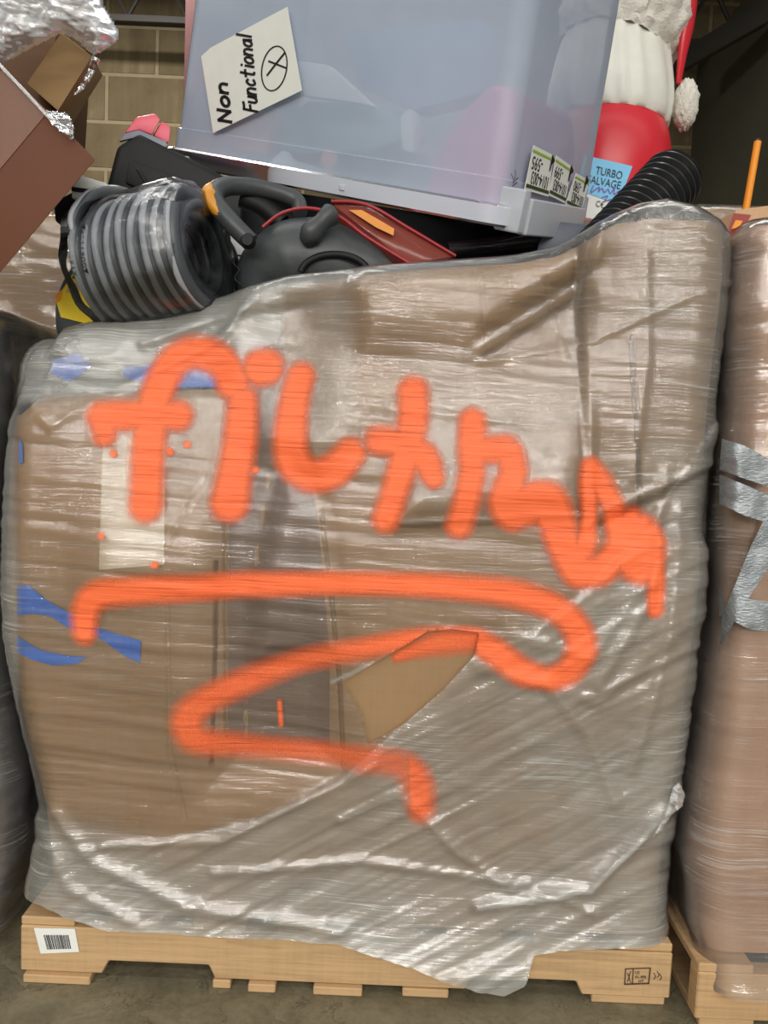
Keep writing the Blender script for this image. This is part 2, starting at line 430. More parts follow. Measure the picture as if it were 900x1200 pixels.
def quadpatch(name, c4, nrm, mat, parent, th=0.0008, off=0.0006):
    n = unit(nrm); c = [np.asarray(p) + n * off for p in c4]
    return prism(name, c, n * th, mat, parent, 0)

M_card = cardboard('card_brown', S(152, 122, 88))
M_card2 = cardboard('card_neighbour', S(168, 130, 98))
M_cardred = cardboard('card_reddish', S(98, 55, 32))
M_cardtan = cardboard('card_tan', S(152, 122, 80))
M_wood = wood('pallet_pine', S(186, 153, 111))
M_wood2 = wood('pallet_pine_dark', S(184, 150, 108))
M_film = film_mat('stretch_film')
M_filmdark = film_mat('stretch_film_loose', tint=(0.42, 0.415, 0.41), base=0.14, use_attr=False, streak=0.35, bump=0.9, zs=160, crink=0.8)
M_filmthin = film_mat('stretch_film_thin', tint=(0.7, 0.7, 0.7), base=0.06, use_attr=False, streak=0.25, bump=0.5, zs=120, crink=0.5)
M_filmwhite = film_mat('stretch_film_bunched', tint=(0.74, 0.75, 0.77), base=0.34, use_attr=False, streak=0.5, bump=0.8, zs=60, crink=0.4, gloss=0.7, rough=0.28)
M_blue = plain('blue_tape', S(48, 108, 200), 0.45, var=0.12, scale=60)
M_white = plain('white_paper', S(226, 228, 222), 0.6, var=0.03)
M_ink = plain('black_ink', S(22, 22, 24), 0.5, var=0.1)
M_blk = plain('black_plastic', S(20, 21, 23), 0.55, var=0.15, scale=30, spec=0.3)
M_dgrey = plain('dark_grey_plastic', S(62, 66, 68), 0.42, var=0.10, scale=40)
M_green = plain('green_print', S(150, 190, 50), 0.5, var=0.05)
M_dgreen = plain('dark_green_print', S(52, 70, 32), 0.5, var=0.05)

# ================================================================== SETTING
def floor_mat():
    m, nt, out = nt_new('concrete_floor')
    tc = N(nt, 'ShaderNodeTexCoord'); ob = tc.outputs['Object']
    f1 = noise_tex(nt, ob, 2.2, 6, 0.65); f2 = noise_tex(nt, ob, 14, 5, 0.7, 0.6); f3 = noise_tex(nt, ob, 90, 3)
    vo = N(nt, 'ShaderNodeTexVoronoi'); vo.feature = 'DISTANCE_TO_EDGE'; vo.inputs['Scale'].default_value = 5.0
    wv = N(nt, 'ShaderNodeVectorMath', operation='ADD'); L(nt, ob, wv.inputs[0])
    cx = N(nt, 'ShaderNodeCombineXYZ'); L(nt, math_node(nt, 'MULTIPLY', f2, 0.35), cx.inputs[0]); L(nt, math_node(nt, 'MULTIPLY', f1, 0.35), cx.inputs[1])
    L(nt, cx.outputs[0], wv.inputs[1]); L(nt, wv.outputs[0], vo.inputs['Vector'])
    crack = maprange(nt, vo.outputs['Distance'], 0.0, 0.018, 0.0, 1.0)
    f = math_node(nt, 'ADD', math_node(nt, 'MULTIPLY', f1, 0.45), math_node(nt, 'ADD', math_node(nt, 'MULTIPLY', f2, 0.4), math_node(nt, 'MULTIPLY', f3, 0.15)))
    c = ramp(nt, f, [(0.30, S(54, 50, 38)), (0.5, S(112, 104, 82)), (0.68, S(140, 131, 106))])
    mx = N(nt, 'ShaderNodeMix'); mx.data_type = 'RGBA'
    L(nt, math_node(nt, 'MAXIMUM', crack, maprange(nt, f1, 0.4, 0.5, 1.0, 0.45)), mx.inputs[0]); mx.inputs[6].default_value = (*S(70, 64, 50), 1); L(nt, c, mx.inputs[7])
    b = N(nt, 'ShaderNodeBsdfPrincipled'); L(nt, mx.outputs[2], b.inputs['Base Color']); b.inputs['Roughness'].default_value = 0.6
    bp = N(nt, 'ShaderNodeBump'); bp.inputs['Strength'].default_value = 0.25; bp.inputs['Distance'].default_value = 0.01
    L(nt, math_node(nt, 'ADD', f2, math_node(nt, 'MULTIPLY', crack, 0.3)), bp.inputs['Height']); L(nt, bp.outputs[0], b.inputs['Normal'])
    L(nt, b.outputs[0], out.inputs[0]); return m
fl = box('floor', -9, 9, -26, 7.0, -0.2, 0.0, floor_mat(), None, 0); tag(fl, 'stained grey concrete warehouse floor', kind='structure')

WY = 6.0
M_mortar = plain('block_mortar', S(150, 136, 108), 0.9, var=0.08)
def block_mat():
    m, nt, out = nt_new('ribbed_block')
    tc = N(nt, 'ShaderNodeTexCoord'); ob = tc.outputs['Object']
    f1 = noise_tex(nt, mapping(nt, ob, (9, 9, 0.6)), 1.0, 4, 0.7); f2 = noise_tex(nt, ob, 5, 4)
    oi = N(nt, 'ShaderNodeObjectInfo')
    f = math_node(nt, 'ADD', math_node(nt, 'MULTIPLY', f1, 0.55), math_node(nt, 'MULTIPLY', f2, 0.45))
    f = math_node(nt, 'ADD', f, math_node(nt, 'MULTIPLY', math_node(nt, 'SUBTRACT', oi.outputs['Random'], 0.5), 0.08))
    c = ramp(nt, f, [(0.3, S(96, 84, 60)), (0.55, S(114, 100, 74)), (0.75, S(142, 127, 98))])
    b = N(nt, 'ShaderNodeBsdfPrincipled'); L(nt, c, b.inputs['Base Color']); b.inputs['Roughness'].default_value = 0.9
    L(nt, b.outputs[0], out.inputs[0]); return m
M_block = block_mat()
wb = box('wall_back', -6, 4.2, WY, WY + 0.3, 0, 7.0, M_mortar, None, 0); tag(wb, 'tan concrete block back wall of the warehouse', kind='structure')
bw, bh = 0.90, 0.415
zrow = pt(150, 88, WY)[2]; xj = pt(125, 112, WY)[0]
src = None
for r in range(-5, 6):
    for c in range(-4, 8):
        x = xj + c * bw + (0 if r % 2 else bw / 2); z = zrow + r * bh
        if x < -5.2 or x > 3.3: continue
        if src is None:
            src = box('block', x + 0.012, x + bw - 0.012, WY - 0.004, WY + 0.03, z + 0.012, z + bh - 0.012, M_block, wb, 0.006)
        else:
            o = src.copy(); COL.objects.link(o); o.location = (x + bw / 2, src.location[1], z + 0.012)
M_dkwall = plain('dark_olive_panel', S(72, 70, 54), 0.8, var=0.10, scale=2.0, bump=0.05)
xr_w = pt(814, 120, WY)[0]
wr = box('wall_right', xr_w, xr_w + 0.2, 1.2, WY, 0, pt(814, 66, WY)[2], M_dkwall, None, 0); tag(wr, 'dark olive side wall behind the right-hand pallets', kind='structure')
M_steel = plain('dark_steel', S(48, 45, 38), 0.6, var=0.1, metal=0.0)
M_deck = plain('roof_deck', S(104, 98, 84), 0.8, var=0.12, scale=3)
zt = pt(160, 28, 5.6)[2]
ce = empty('ceiling', (0, 4.0, zt + 0.7), 'corrugated roof deck of the warehouse', kind='structure')
V = []; Fc = []; nx = 120
for i in range(nx + 1):
    x = -6 + 10.4 * i / nx; z = zt + 0.62 + (0.04 if i % 4 in (1, 2) else 0)
    V += [(x, 1.9, z), (x, WY, z)]
for i in range(nx): Fc.append((2 * i, 2 * i + 1, 2 * i + 3, 2 * i + 2))
mesh_obj('roof_deck', V, Fc, M_deck, ce, False)
for jn, yj in enumerate((5.6,)):
    jo = empty('roof_joist', (0, yj, zt), 'dark steel open-web roof joist ' + ('against the back wall' if jn == 0 else 'nearer the pallets'), 'joist', 'roof joists')
    zb = zt + (0 if jn == 0 else 0.05)
    box('chord', -6, 4.2, yj - 0.04, yj + 0.04, zb, zb + 0.06, M_steel, jo, 0.005)
    box('chord', -6, 4.2, yj - 0.04, yj + 0.04, zb + 0.5, zb + 0.56, M_steel, jo, 0.005)
    k = 0; x = -6.0
    while x < 4.0:
        p0 = (x, yj, zb + 0.05); p1 = (x + 0.26, yj, zb + 0.51)
        if k % 2: p0, p1 = (x, yj, zb + 0.51), (x + 0.26, yj, zb + 0.05)
        tube('web', [p0, p1], 0.018, M_steel, jo, 6); x += 0.26; k += 1
gb = tag(prism('roof_girder', [pt(795, 84, 5.2), pt(905, 22, 4.2), pt(905, -8, 4.2), pt(795, 60, 5.2)], (0.0, 0.12, 0.0), M_steel, None, 0.01), 'dark steel girder running along the top of the olive wall', 'girder')
# red steel column behind the tote
M_redst = plain('red_oxide_steel', S(88, 36, 36), 0.6, var=0.1)
cx0 = pt(217, 20, 4.6)[0]; cc = empty('steel_column', (cx0 + 0.15, 4.7, 0), 'dark red painted steel column in front of block wall', 'column')
box('flange', cx0, cx0 + 0.14, 4.60, 4.615, 0, zt + 0.4, M_redst, cc); box('flange', cx0, cx0 + 0.14, 4.80, 4.815, 0, zt + 0.4, M_redst, cc)
box('column_web', cx0 + 0.064, cx0 + 0.076, 4.615, 4.80, 0, zt + 0.4, M_redst, cc)

# ================================================================== WRAPPED LOADS
def plan(hw, D, rad, nf, nc, ns, nb):
    """rounded-rectangle plan, front edge at y=0; returns a, y, nx, ny arrays (closed loop)"""
    A = []
    for y in np.linspace(D - rad, rad, ns, endpoint=False): A.append((-hw, y, -1, 0))
    for t in np.linspace(0, math.pi / 2, nc, endpoint=False): A.append((-hw + rad - rad * math.cos(t), rad - rad * math.sin(t), -math.cos(t), -math.sin(t)))
    for x in np.linspace(-hw + rad, hw - rad, nf, endpoint=False): A.append((x, 0, 0, -1))
    for t in np.linspace(0, math.pi / 2, nc, endpoint=False): A.append((hw - rad + rad * math.sin(t), rad - rad * math.cos(t), math.sin(t), -math.cos(t)))
    for y in np.linspace(rad, D - rad, ns, endpoint=False): A.append((hw, y, 1, 0))
    for x in np.linspace(hw, -hw, nb, endpoint=False): A.append((x, D, 0, 1))
    return np.array(A).T
def interp_sil(px, Y):
    q = np.array([pt(x, y, Y) for x, y in px]); o = np.argsort(q[:, 2])
    return lambda z: np.interp(z, q[o, 2], q[o, 0])
def interp_top(px, Y):
    q = np.array([pt(x, y, Y) for x, y in px]); o = np.argsort(q[:, 0])
    return lambda x: np.interp(x, q[o, 0], q[o, 2])
def load_grid(xl, xr, D, rad, yoff, ztop, zbot, disp, nf=380, nc=14, ns=40, nb=30, nz=290, curl=0.05, inward=0.14, y0=0.0):
    hw = 0.61
    a, ny, nnx, nny = plan(hw, D, rad, nf, nc, ns, nb)
    ncol = len(a); fr = np.clip((a + hw) / (2 * hw), 0, 1)
    zm = 0.75
    Xn = xl(zm) + fr * (xr(zm) - xl(zm))
    zt_, zb_ = ztop(Xn) - curl, zbot(Xn)
    rows = []; 
    for v in np.linspace(0, 1, nz):
        rows.append((zb_ + v * (zt_ - zb_), np.zeros(ncol)))
    if curl > 0:
        for t in np.linspace(0, math.pi / 2, 9)[1:]:
            rows.append((zt_ + curl * math.sin(t), np.full(ncol, curl * (1 - math.cos(t)))))
        for t in np.linspace(0, 1, 7)[1:]:
            rows.append((zt_ + curl - 0.05 * t * t, np.full(ncol, curl + inward * t)))
    Z = np.array([r[0] for r in rows]); IN = np.array([r[1] for r in rows])
    X = xl(Z) + fr[None] * (xr(Z) - xl(Z)); Y = y0 + ny[None] + yoff(Z) * (1 - ny[None] / D)
    V0 = np.stack([X, Y, Z], -1)
    nr = len(rows)
    Nn = np.stack([np.broadcast_to(nnx, Z.shape), np.broadcast_to(nny, Z.shape), np.zeros(Z.shape)], -1)
    front = np.broadcast_to(np.clip(-nny, 0, 1), Z.shape)
    P, Q = proj(V0.reshape(-1, 3)); P = P.reshape(Z.shape); Q = Q.reshape(Z.shape)
    d = disp(P, Q, V0, front)
    V = V0 + Nn * (d - IN)[..., None]
    idx = np.arange(nr * ncol).reshape(nr, ncol)
    i0 = idx[:-1]; i1 = idx[1:]
    Fc = np.stack([i0, np.roll(i0, -1, 1), np.roll(i1, -1, 1), i1], -1).reshape(-1, 4)
    return V.reshape(-1, 3), Fc, P.ravel(), Q.ravel(), front.ravel().copy(), Nn.reshape(-1, 3), ncol, nr

SIL_L = [(30, 372), (28, 400), (20, 450), (15, 520), (12, 600), (10, 660), (12, 740), (22, 800), (38, 880), (48, 935), (42, 990), (34, 1035), (24, 1066), (24, 1110)]
SIL_R = [(845, 240), (845, 330), (837, 420), (833, 500), (826, 580), (818, 680), (808, 760), (800, 850), (790, 930), (782, 990), (777, 1060), (776, 1120)]
TOPF = [(28, 392), (45, 378), (75, 370), (120, 368), (170, 358), (215, 345), (260, 332), (320, 318), (400, 310), (500, 303), (600, 295), (650, 286), (690, 266), (720, 250), (750, 238), (785, 232), (812, 238), (846, 250)]
BOTF = [(20, 1064), (60, 1078), (110, 1090), (200, 1094), (300, 1101), (390, 1106), (430, 1117), (480, 1128), (520, 1142), (560, 1155), (590, 1161), (615, 1150), (628, 1120), (660, 1114), (776, 1112)]
FILM_EDGE = [(-40, 985), (120, 992), (200, 985), (300, 962), (400, 915), (440, 880), (500, 825), (562, 765), (620, 745), (690, 690), (760, 615), (800, 560), (836, 495), (900, 480), (900, 1250), (-40, 1250)]
HOLE = [(402, 799), (440, 776), (480, 753), (500, 740), (530, 737), (562, 741), (556, 768), (520, 808), (474, 848), (432, 872), (424, 835)]
ex_ = lambda Z: np.exp(-np.maximum(Z - 0.06, 0) / 0.07)
def yoff_film(Z): return 0.012 - 0.030 * np.exp(-((Z - 0.80) / 0.35) ** 2) - 0.034 * ex_(Z) + 0.03 * np.clip(Z - 1.15, 0, 1)
def yoff_box(Z): return 0.024 - 0.030 * np.exp(-((Z - 0.80) / 0.35) ** 2) + 0.03 * np.clip(Z - 1.15, 0, 1)

# panel relief shared by box and film (metres, + is outward)
def relief(P, Q, Zw):
    d = 0.010 * fbm(P / 170.0, Q / 190.0, 3, 2)
    d += -0.020 * soft(P, Q, [(252, 330), (372, 330), (376, 600), (392, 760), (398, 900), (250, 920), (248, 700), (262, 560)], 75)
    d += 0.010 * soft(P, Q, [(300, 690), (335, 560), (372, 600), (390, 760), (300, 770)], 40)
    m = soft(P, Q, [(568, 395), (690, 318), (690, 420), (672, 590), (470, 605), (500, 480)], 50)
    d += m * 0.10 * (pt(600, 470, 0)[2] - Zw)
    m = soft(P, Q, [(300, 350), (410, 320), (420, 500), (370, 540), (300, 520)], 50)
    d += m * 0.12 * (pt(350, 440, 0)[2] - Zw)
    m = soft(P, Q, [(100, 440), (255, 440), (250, 680), (105, 690)], 60)
    d += m * 0.06 * (pt(170, 560, 0)[2] - Zw)
    d += 0.016 * soft(P, Q, [(676, 200), (900, 200), (900, 520), (690, 620)], 14) * 0.7
    zz = pt(700, 420, 0)[2]
    d += 0.075 * (Zw - zz) * soft(P, Q, [(688, 200), (900, 200), (900, 640), (690, 620)], 30)
    d += 0.06 * (Zw - pt(480, 360, 0)[2]) * soft(P, Q, [(405, 300), (560, 300), (560, 390), (470, 440), (410, 440)], 50)
    d += -0.03 * soft(P, Q, [(-40, 300), (270, 300), (250, 440), (60, 458), (-40, 480)], 60)
    d += 0.014 * soft(P, Q, [(330, 300), (700, 250), (690, 330), (560, 400), (430, 400)], 80)
    return d
def film_disp(P, Q, V, fr):
    d = relief(P, Q, V[..., 2]) * fr ** 0.5
    low = soft(P, Q, FILM_EDGE, 10)
    d = d + 0.004 * low
    # loose folds
    for pl, amp, w in (([(560, 425), (690, 402), (850, 330)], 0.003, 3.5), ([(455, 612), (600, 606), (700, 602), (840, 540)], 0.003, 3.5),
                       ([(120, 992), (260, 985), (440, 895)], 0.005, 5), ([(250, 1022), (420, 1008), (620, 1035), (700, 1070)], 0.006, 6),
                       ([(400, 960), (470, 930), (540, 1000), (600, 1040)], 0.005, 7), ([(560, 1060), (690, 1040), (745, 985), (792, 930)], 0.012, 8),
                       ([(640, 800), (690, 860), (720, 940)], 0.006, 8), ([(560, 780), (700, 820), (815, 720)], 0.004, 8),
                       ([(60, 950), (110, 1010), (220, 1060), (400, 1090)], 0.008, 9), ([(45, 960), (80, 1040), (160, 1080)], 0.006, 8),
                       ([(50, 440), (130, 455), (255, 395), (300, 340)], 0.006, 7), ([(160, 400), (280, 360), (420, 330)], 0.004, 6),
                       ([(700, 262), (690, 330), (560, 410)], 0.005, 6), ([(752, 300), (756, 420), (742, 560)], 0.003, 6), ([(30, 470), (60, 500), (90, 480)], 0.004, 6),
                       ([(600, 740), (690, 770), (790, 640)], 0.004, 7), ([(780, 560), (760, 700), (700, 800)], 0.006, 8), ([(800, 600), (780, 760), (740, 900)], 0.006, 8)):
        dd = dist_line(P, Q, pl); d = d + amp * np.exp(-(dd / w) ** 2)
    # diagonal ripples in the slack lower skirt
    c, s = math.cos(-0.45), math.sin(-0.45)
    u = P * c + Q * s; v = -P * s + Q * c
    d = d + low * 0.0042 * fbm(u / 190.0, v / 9.0, 11, 3)
    c, s = math.cos(0.12), math.sin(0.12)
    u = P * c + Q * s; v = -P * s + Q * c
    d = d + (1 - low) * 0.0025 * fbm(u / 220.0, v / 10.0, 17, 3)
    d = d + 0.004 * fbm(P / 60.0, Q / 50.0, 23, 3) * (low + 0.35 + soft(P, Q, [(-40, 300), (330, 300), (330, 400), (250, 450), (-40, 480)], 40))
    w = np.clip((V[..., 2] - 0.12) / 0.12, 0, 1)
    return d * w + np.maximum(d, 0.0) * (1 - w)
def box_disp(P, Q, V, fr):
    d = relief(P, Q, V[..., 2]) * fr ** 0.5 - 0.002
    for pl, amp, w in (([(252, 660), (250, 780), (246, 900)], 0.024, 1.5), ([(262, 470), (262, 680), (263, 880)], 0.012, 1.6), ([(292, 700), (291, 880)], 0.010, 1.5),
                       ([(376, 600), (388, 700), (398, 810), (402, 900)], 0.016, 1.6), ([(738, 400), (744, 480), (750, 560), (754, 640)], 0.030, 1.5),
                       ([(196, 690), (198, 880), (215, 960)], 0.004, 3), ([(318, 560), (300, 680)], 0.006, 3), ([(640, 330), (668, 420)], 0.004, 3),
                       ([(200, 945), (350, 930), (480, 925)], 0.003, 4), ([(240, 560), (195, 640)], 0.003, 4), ([(560, 300), (570, 400)], 0.004, 3)):
        d = d - amp * np.exp(-(dist_line(P, Q, pl) / w) ** 2)
    d = d + 0.0015 * fbm(P / 25.0, Q / 120.0, 31, 3)
    return d

xl, xr = interp_sil(SIL_L, 0.07), interp_sil(SIL_R, 0.07)
ztopF = interp_top(TOPF, 0.03); zbotF = interp_top(BOTF, -0.01)
# ---- film
V, Fc, P, Q, FR, NN, ncol, nr = load_grid(xl, xr, 1.0, 0.07, yoff_film, ztopF, zbotF, film_disp)
# lower skirt of film puffs out at the back/sides no further than the pallet
dens = np.full(len(V), 0.03); diag = np.zeros(len(V))
def add(poly, val, fe, dg=None):
    global dens, diag
    m = soft(P, Q, poly, fe); dens = np.maximum(dens, val * m)
    if dg is not None: diag = np.maximum(diag, dg * m)
low = soft(P, Q, FILM_EDGE, 9)
dens = np.maximum(dens, 0.28 * low); diag = 0.8 * low * soft(P, Q, [(430, 700), (900, 400), (900, 1010), (300, 1010)], 120)
add([(50, 960), (200, 1000), (420, 1000), (800, 1010), (800, 1130), (20, 1110)], 0.42, 70)
add([(560, 760), (700, 690), (840, 500), (850, 900), (760, 940), (600, 930)], 0.34, 60)
add([(690, 860), (800, 880), (790, 1010), (690, 1060), (620, 1000)], 0.40, 50)
add([(680, 210), (900, 210), (900, 600), (690, 610), (672, 520)], 0.13, 6)
add([(742, 210), (900, 210), (900, 500), (755, 620)], 0.20, 6)
add([(-20, 300), (260, 300), (335, 330), (330, 395), (250, 448), (100, 462), (-20, 478)], 0.46, 14)
add([(215, 350), (335, 320), (330, 400), (250, 420)], 0.42, 16)
add([(330, 290), (700, 240), (700, 275), (560, 315), (330, 345)], 0.28, 24)
add([(568, 395), (690, 318), (690, 420), (672, 590), (520, 605), (500, 480)], 0.14, 22)  # extra white haze painted in where this tilted patch shows sheen
add([(300, 350), (410, 320), (420, 500), (380, 530), (310, 480)], 0.22, 30)  # likewise, sheen of the bright patch put into the haze
add([(470, 420), (570, 400), (560, 600), (480, 590)], 0.15, 30)
add([(60, 440), (255, 440), (250, 500), (60, 520)], 0.12, 30)
add([(-20, 440), (16, 440), (24, 820), (-20, 830)], 0.30, 10)
add([(400, 1100), (630, 1100), (630, 1180), (400, 1180)], 0.30, 20)
add([(0, 1050), (120, 1072), (400, 1084), (800, 1094), (800, 1200), (0, 1200)], 0.55, 24)
for pl, a_, w_ in ((FILM_EDGE[:14], 0.45, 1.8), ([(455, 612), (600, 606), (700, 602), (840, 540)], 0.35, 1.6), ([(560, 425), (690, 402), (850, 330)], 0.25, 1.6), ([(60, 462), (250, 448), (330, 396)], 0.3, 2),
                   ([(675, 262), (684, 300), (672, 420), (672, 520), (690, 600)], 0.22, 2), ([(560, 1060), (690, 1040), (745, 985), (792, 930)], 0.7, 5), ([(400, 960), (470, 930), (540, 1000)], 0.4, 4),
                   ([(250, 1022), (420, 1008), (620, 1035)], 0.35, 3), ([(388, 802), (440, 774), (500, 737), (562, 739)], 0.5, 2), ([(470, 935), (500, 915), (560, 840), (640, 800)], 0.25, 4)):
    dens = np.maximum(dens, a_ * np.exp(-(dist_line(P, Q, pl) / w_) ** 2))
for pl in ([(44, 396), (66, 398), (98, 424), (86, 438), (72, 446), (48, 434)], [(130, 428), (190, 424), (250, 432), (250, 452), (190, 453), (140, 442)]): dens = dens * (1 - 0.45 * soft(P, Q, pl, 10))
side = 1 - np.clip(FR, 0, 1); dens = dens * (1 - side) + side * np.maximum(dens, 0.30)
sdh = sdist_poly(P, Q, HOLE); nearh = (np.abs(sdh) < 2.0) & (FR > 0.9)
hp_ = np.asarray(HOLE, float)
for i in np.nonzero(nearh)[0]:          # pull grid points onto the line of the tear
    best = None
    for k in range(len(hp_)):
        a_, b_ = hp_[k], hp_[(k + 1) % len(hp_)]; e_ = b_ - a_
        t = np.clip(np.dot((P[i], Q[i]) - a_, e_) / np.dot(e_, e_), 0, 1); q_ = a_ + t * e_; d_ = np.hypot(*(q_ - (P[i], Q[i])))
        if best is None or d_ < best[0]: best = (d_, q_)
    V[i] = pt(best[1][0], best[1][1], V[i][1])
hole = sdh < -2.0
keep = ~((hole & (FR > 0.9))[Fc].any(1))
mw = tag(mesh_obj('stretch_film', V, Fc[keep], M_film, None, True, None, {'dens': dens, 'diag': diag}),
         'torn clear stretch film wound around the orange-painted carton and its pallet', 'stretch film')
# ---- spray paint (thin coat on the film, soft edges)
WORD = [([(271, 448), (262, 430), (246, 416), (222, 411), (203, 418), (190, 434), (181, 458), (176, 487), (172, 536), (171, 592)], 17),
        ([(118, 488), (150, 487), (180, 486), (207, 487)], 15), ([(118, 490), (121, 508)], 12),
        ([(303, 430), (309, 429)], 19), ([(282, 468), (280, 513), (273, 558), (268, 590)], [15, 17, 17, 19]),
        ([(351, 440), (344, 469), (340, 513), (344, 542), (364, 557), (391, 551), (411, 531)], [14, 15, 17, 18, 17, 17, 15]),
        ([(484, 459), (484, 491), (476, 531), (464, 571), (452, 608)], [15, 15, 16, 13, 13]), ([(444, 516), (471, 520), (496, 536), (508, 560)], [14, 15, 15, 10]),
        ([(553, 494), (553, 522), (552, 553), (545, 589), (538, 615)], [13, 15, 13, 13, 13]), ([(553, 526), (578, 527), (594, 528), (600, 552)], [13, 14, 14, 14]),
        ([(598, 560), (592, 585), (600, 600), (612, 592), (636, 588), (650, 608), (660, 638)], [14, 18, 18, 22, 22, 19, 17]),
        ([(660, 638), (675, 664), (684, 669), (707, 664), (726, 634), (720, 598), (704, 567), (691, 548)], [17, 18, 17, 15, 13, 11, 12, 10]),
        ([(691, 548), (689, 571), (690, 607), (684, 642)], [10, 10, 8, 12]),
        ([(742, 611), (736, 651), (752, 662), (758, 629), (745, 615)], [13, 17, 18, 17, 13]), ([(760, 640), (766, 680), (765, 712)], [12, 9, 8]),
        ([(197, 528), (199, 530)], 3), ([(131, 531), (132, 532)], 3), ([(120, 627), (121, 628)], 2.6), ([(183, 661), (184, 661)], 3), ([(218, 521), (219, 521)], 3), ([(297, 551), (298, 551)], 3)]
SWOOSH = [([(100, 742), (101, 716), (114, 698), (150, 692), (250, 688), (380, 684), (480, 685), (560, 690), (610, 697), (650, 712), (674, 735), (679, 760), (665, 785), (642, 793)], [11, 13, 14, 13, 12, 11, 11, 12, 13, 13, 14, 15, 13, 11]),
          ([(640, 793), (612, 786), (584, 766), (562, 753)], [10, 13, 13, 12]),
          ([(556, 747), (500, 748), (430, 760), (350, 778), (290, 800), (240, 822), (220, 842), (226, 864), (250, 874), (300, 880), (370, 885), (430, 890), (470, 896), (488, 915), (492, 945)], [9, 10, 11, 12, 14, 15, 17, 16, 14, 12, 11, 13, 15, 17, 15]),
          ([(326, 826), (328, 853)], 2.2)]
def spray(P, Q, strokes):
    out = np.zeros(P.shape)
    for pl, r in strokes:
        sp = np.array(smooth_path([(*p, 0) for p in pl], 6) if len(pl) > 2 else [(*p, 0) for p in pl])[:, :2]
        rs = np.full(len(sp), r, float) if np.isscalar(r) else np.interp(np.linspace(0, 1, len(sp)), np.linspace(0, 1, len(r)), r)
        for i in range(len(sp) - 1):
            (x1, y1), (x2, y2) = sp[i], sp[i + 1]; ex, ey = x2 - x1, y2 - y1; l2 = ex * ex + ey * ey + 1e-9
            t = np.clip(((P - x1) * ex + (Q - y1) * ey) / l2, 0, 1)
            dd = np.hypot(P - x1 - t * ex, Q - y1 - t * ey); rr = rs[i] + t * (rs[i + 1] - rs[i])
            rr = rr * 1.06 + 0.6; fe = np.minimum(19.0, rr * 1.35)
            out = np.maximum(out, np.clip((rr + fe * 0.5 - dd) / fe, 0, 1))
    return out
M_paint = paint_mat()
def paint_part(name, strokes, V, Fc, P, Q, FR, NN, parent, off, fade=None, mask=None):
    near = (FR > 0.5)
    a = np.zeros(len(V)); a[near] = spray(P[near], Q[near], strokes)
    if fade is not None: a = a * fade(P, Q)
    if mask is not None: a = a * mask
    f = Fc[(a[Fc] > 0.004).any(1)]
    used, inv = np.unique(f, return_inverse=True)
    VV = V[used] + np.array([0, -off, 0])
    return mesh_obj(name, VV, inv.reshape(f.shape), M_paint, parent, True, None, {'alpha': a[used]})
Fk = Fc[keep]
pw = paint_part('painted_word', WORD, V, Fk, P, Q, FR, NN, mw, 0.0015); pw['label'] = 'orange spray-painted handwritten word'
ps = paint_part('painted_swoosh', SWOOSH, V, Fk, P, Q, FR, NN, mw, 0.0015,
                lambda P, Q: 1 - 0.30 * np.clip((Q - 735) / 30, 0, 1) * (P < 560) - 0.2 * np.clip((Q - 870) / 20, 0, 1) * (P < 480)); ps['label'] = 'orange spray-painted looping underline'
# torn film tail sticking out at the right edge

# ---- the carton
CL = [(30, 380), (26, 470), (22, 520), (19, 600), (17, 660), (19, 740), (29, 800), (44, 880), (56, 935), (62, 990), (64, 1080), (64, 1120)]
CR = [(834, 240), (834, 330), (827, 420), (822, 500), (816, 580), (811, 680), (801, 760), (793, 850), (783, 930), (774, 990), (770, 1060), (768, 1120)]
CTOP = [(20, 486), (40, 466), (100, 460), (248, 456), (256, 395), (290, 350), (330, 334), (400, 326), (500, 318), (600, 311), (650, 303), (690, 284), (720, 268), (760, 262), (845, 264)]
cl_, cr_ = interp_sil(CL, 0.07), interp_sil(CR, 0.07); ctop = interp_top(CTOP, 0.03)
V2, F2, P2, Q2, FR2, NN2, nc2, nr2 = load_grid(cl_, cr_, 0.98, 0.05, yoff_box, ctop, lambda x: np.full(np.shape(x), 0.123), box_disp, nf=620, nc=10, ns=30, nb=24, nz=270, curl=0.0)
carton = empty('bulk_carton', (-0.035, 0.5, 0.122), 'large battered brown corrugated carton inside the orange-painted film', 'carton')
cb = mesh_obj('carton_wall', V2, F2, M_card, carton, True)
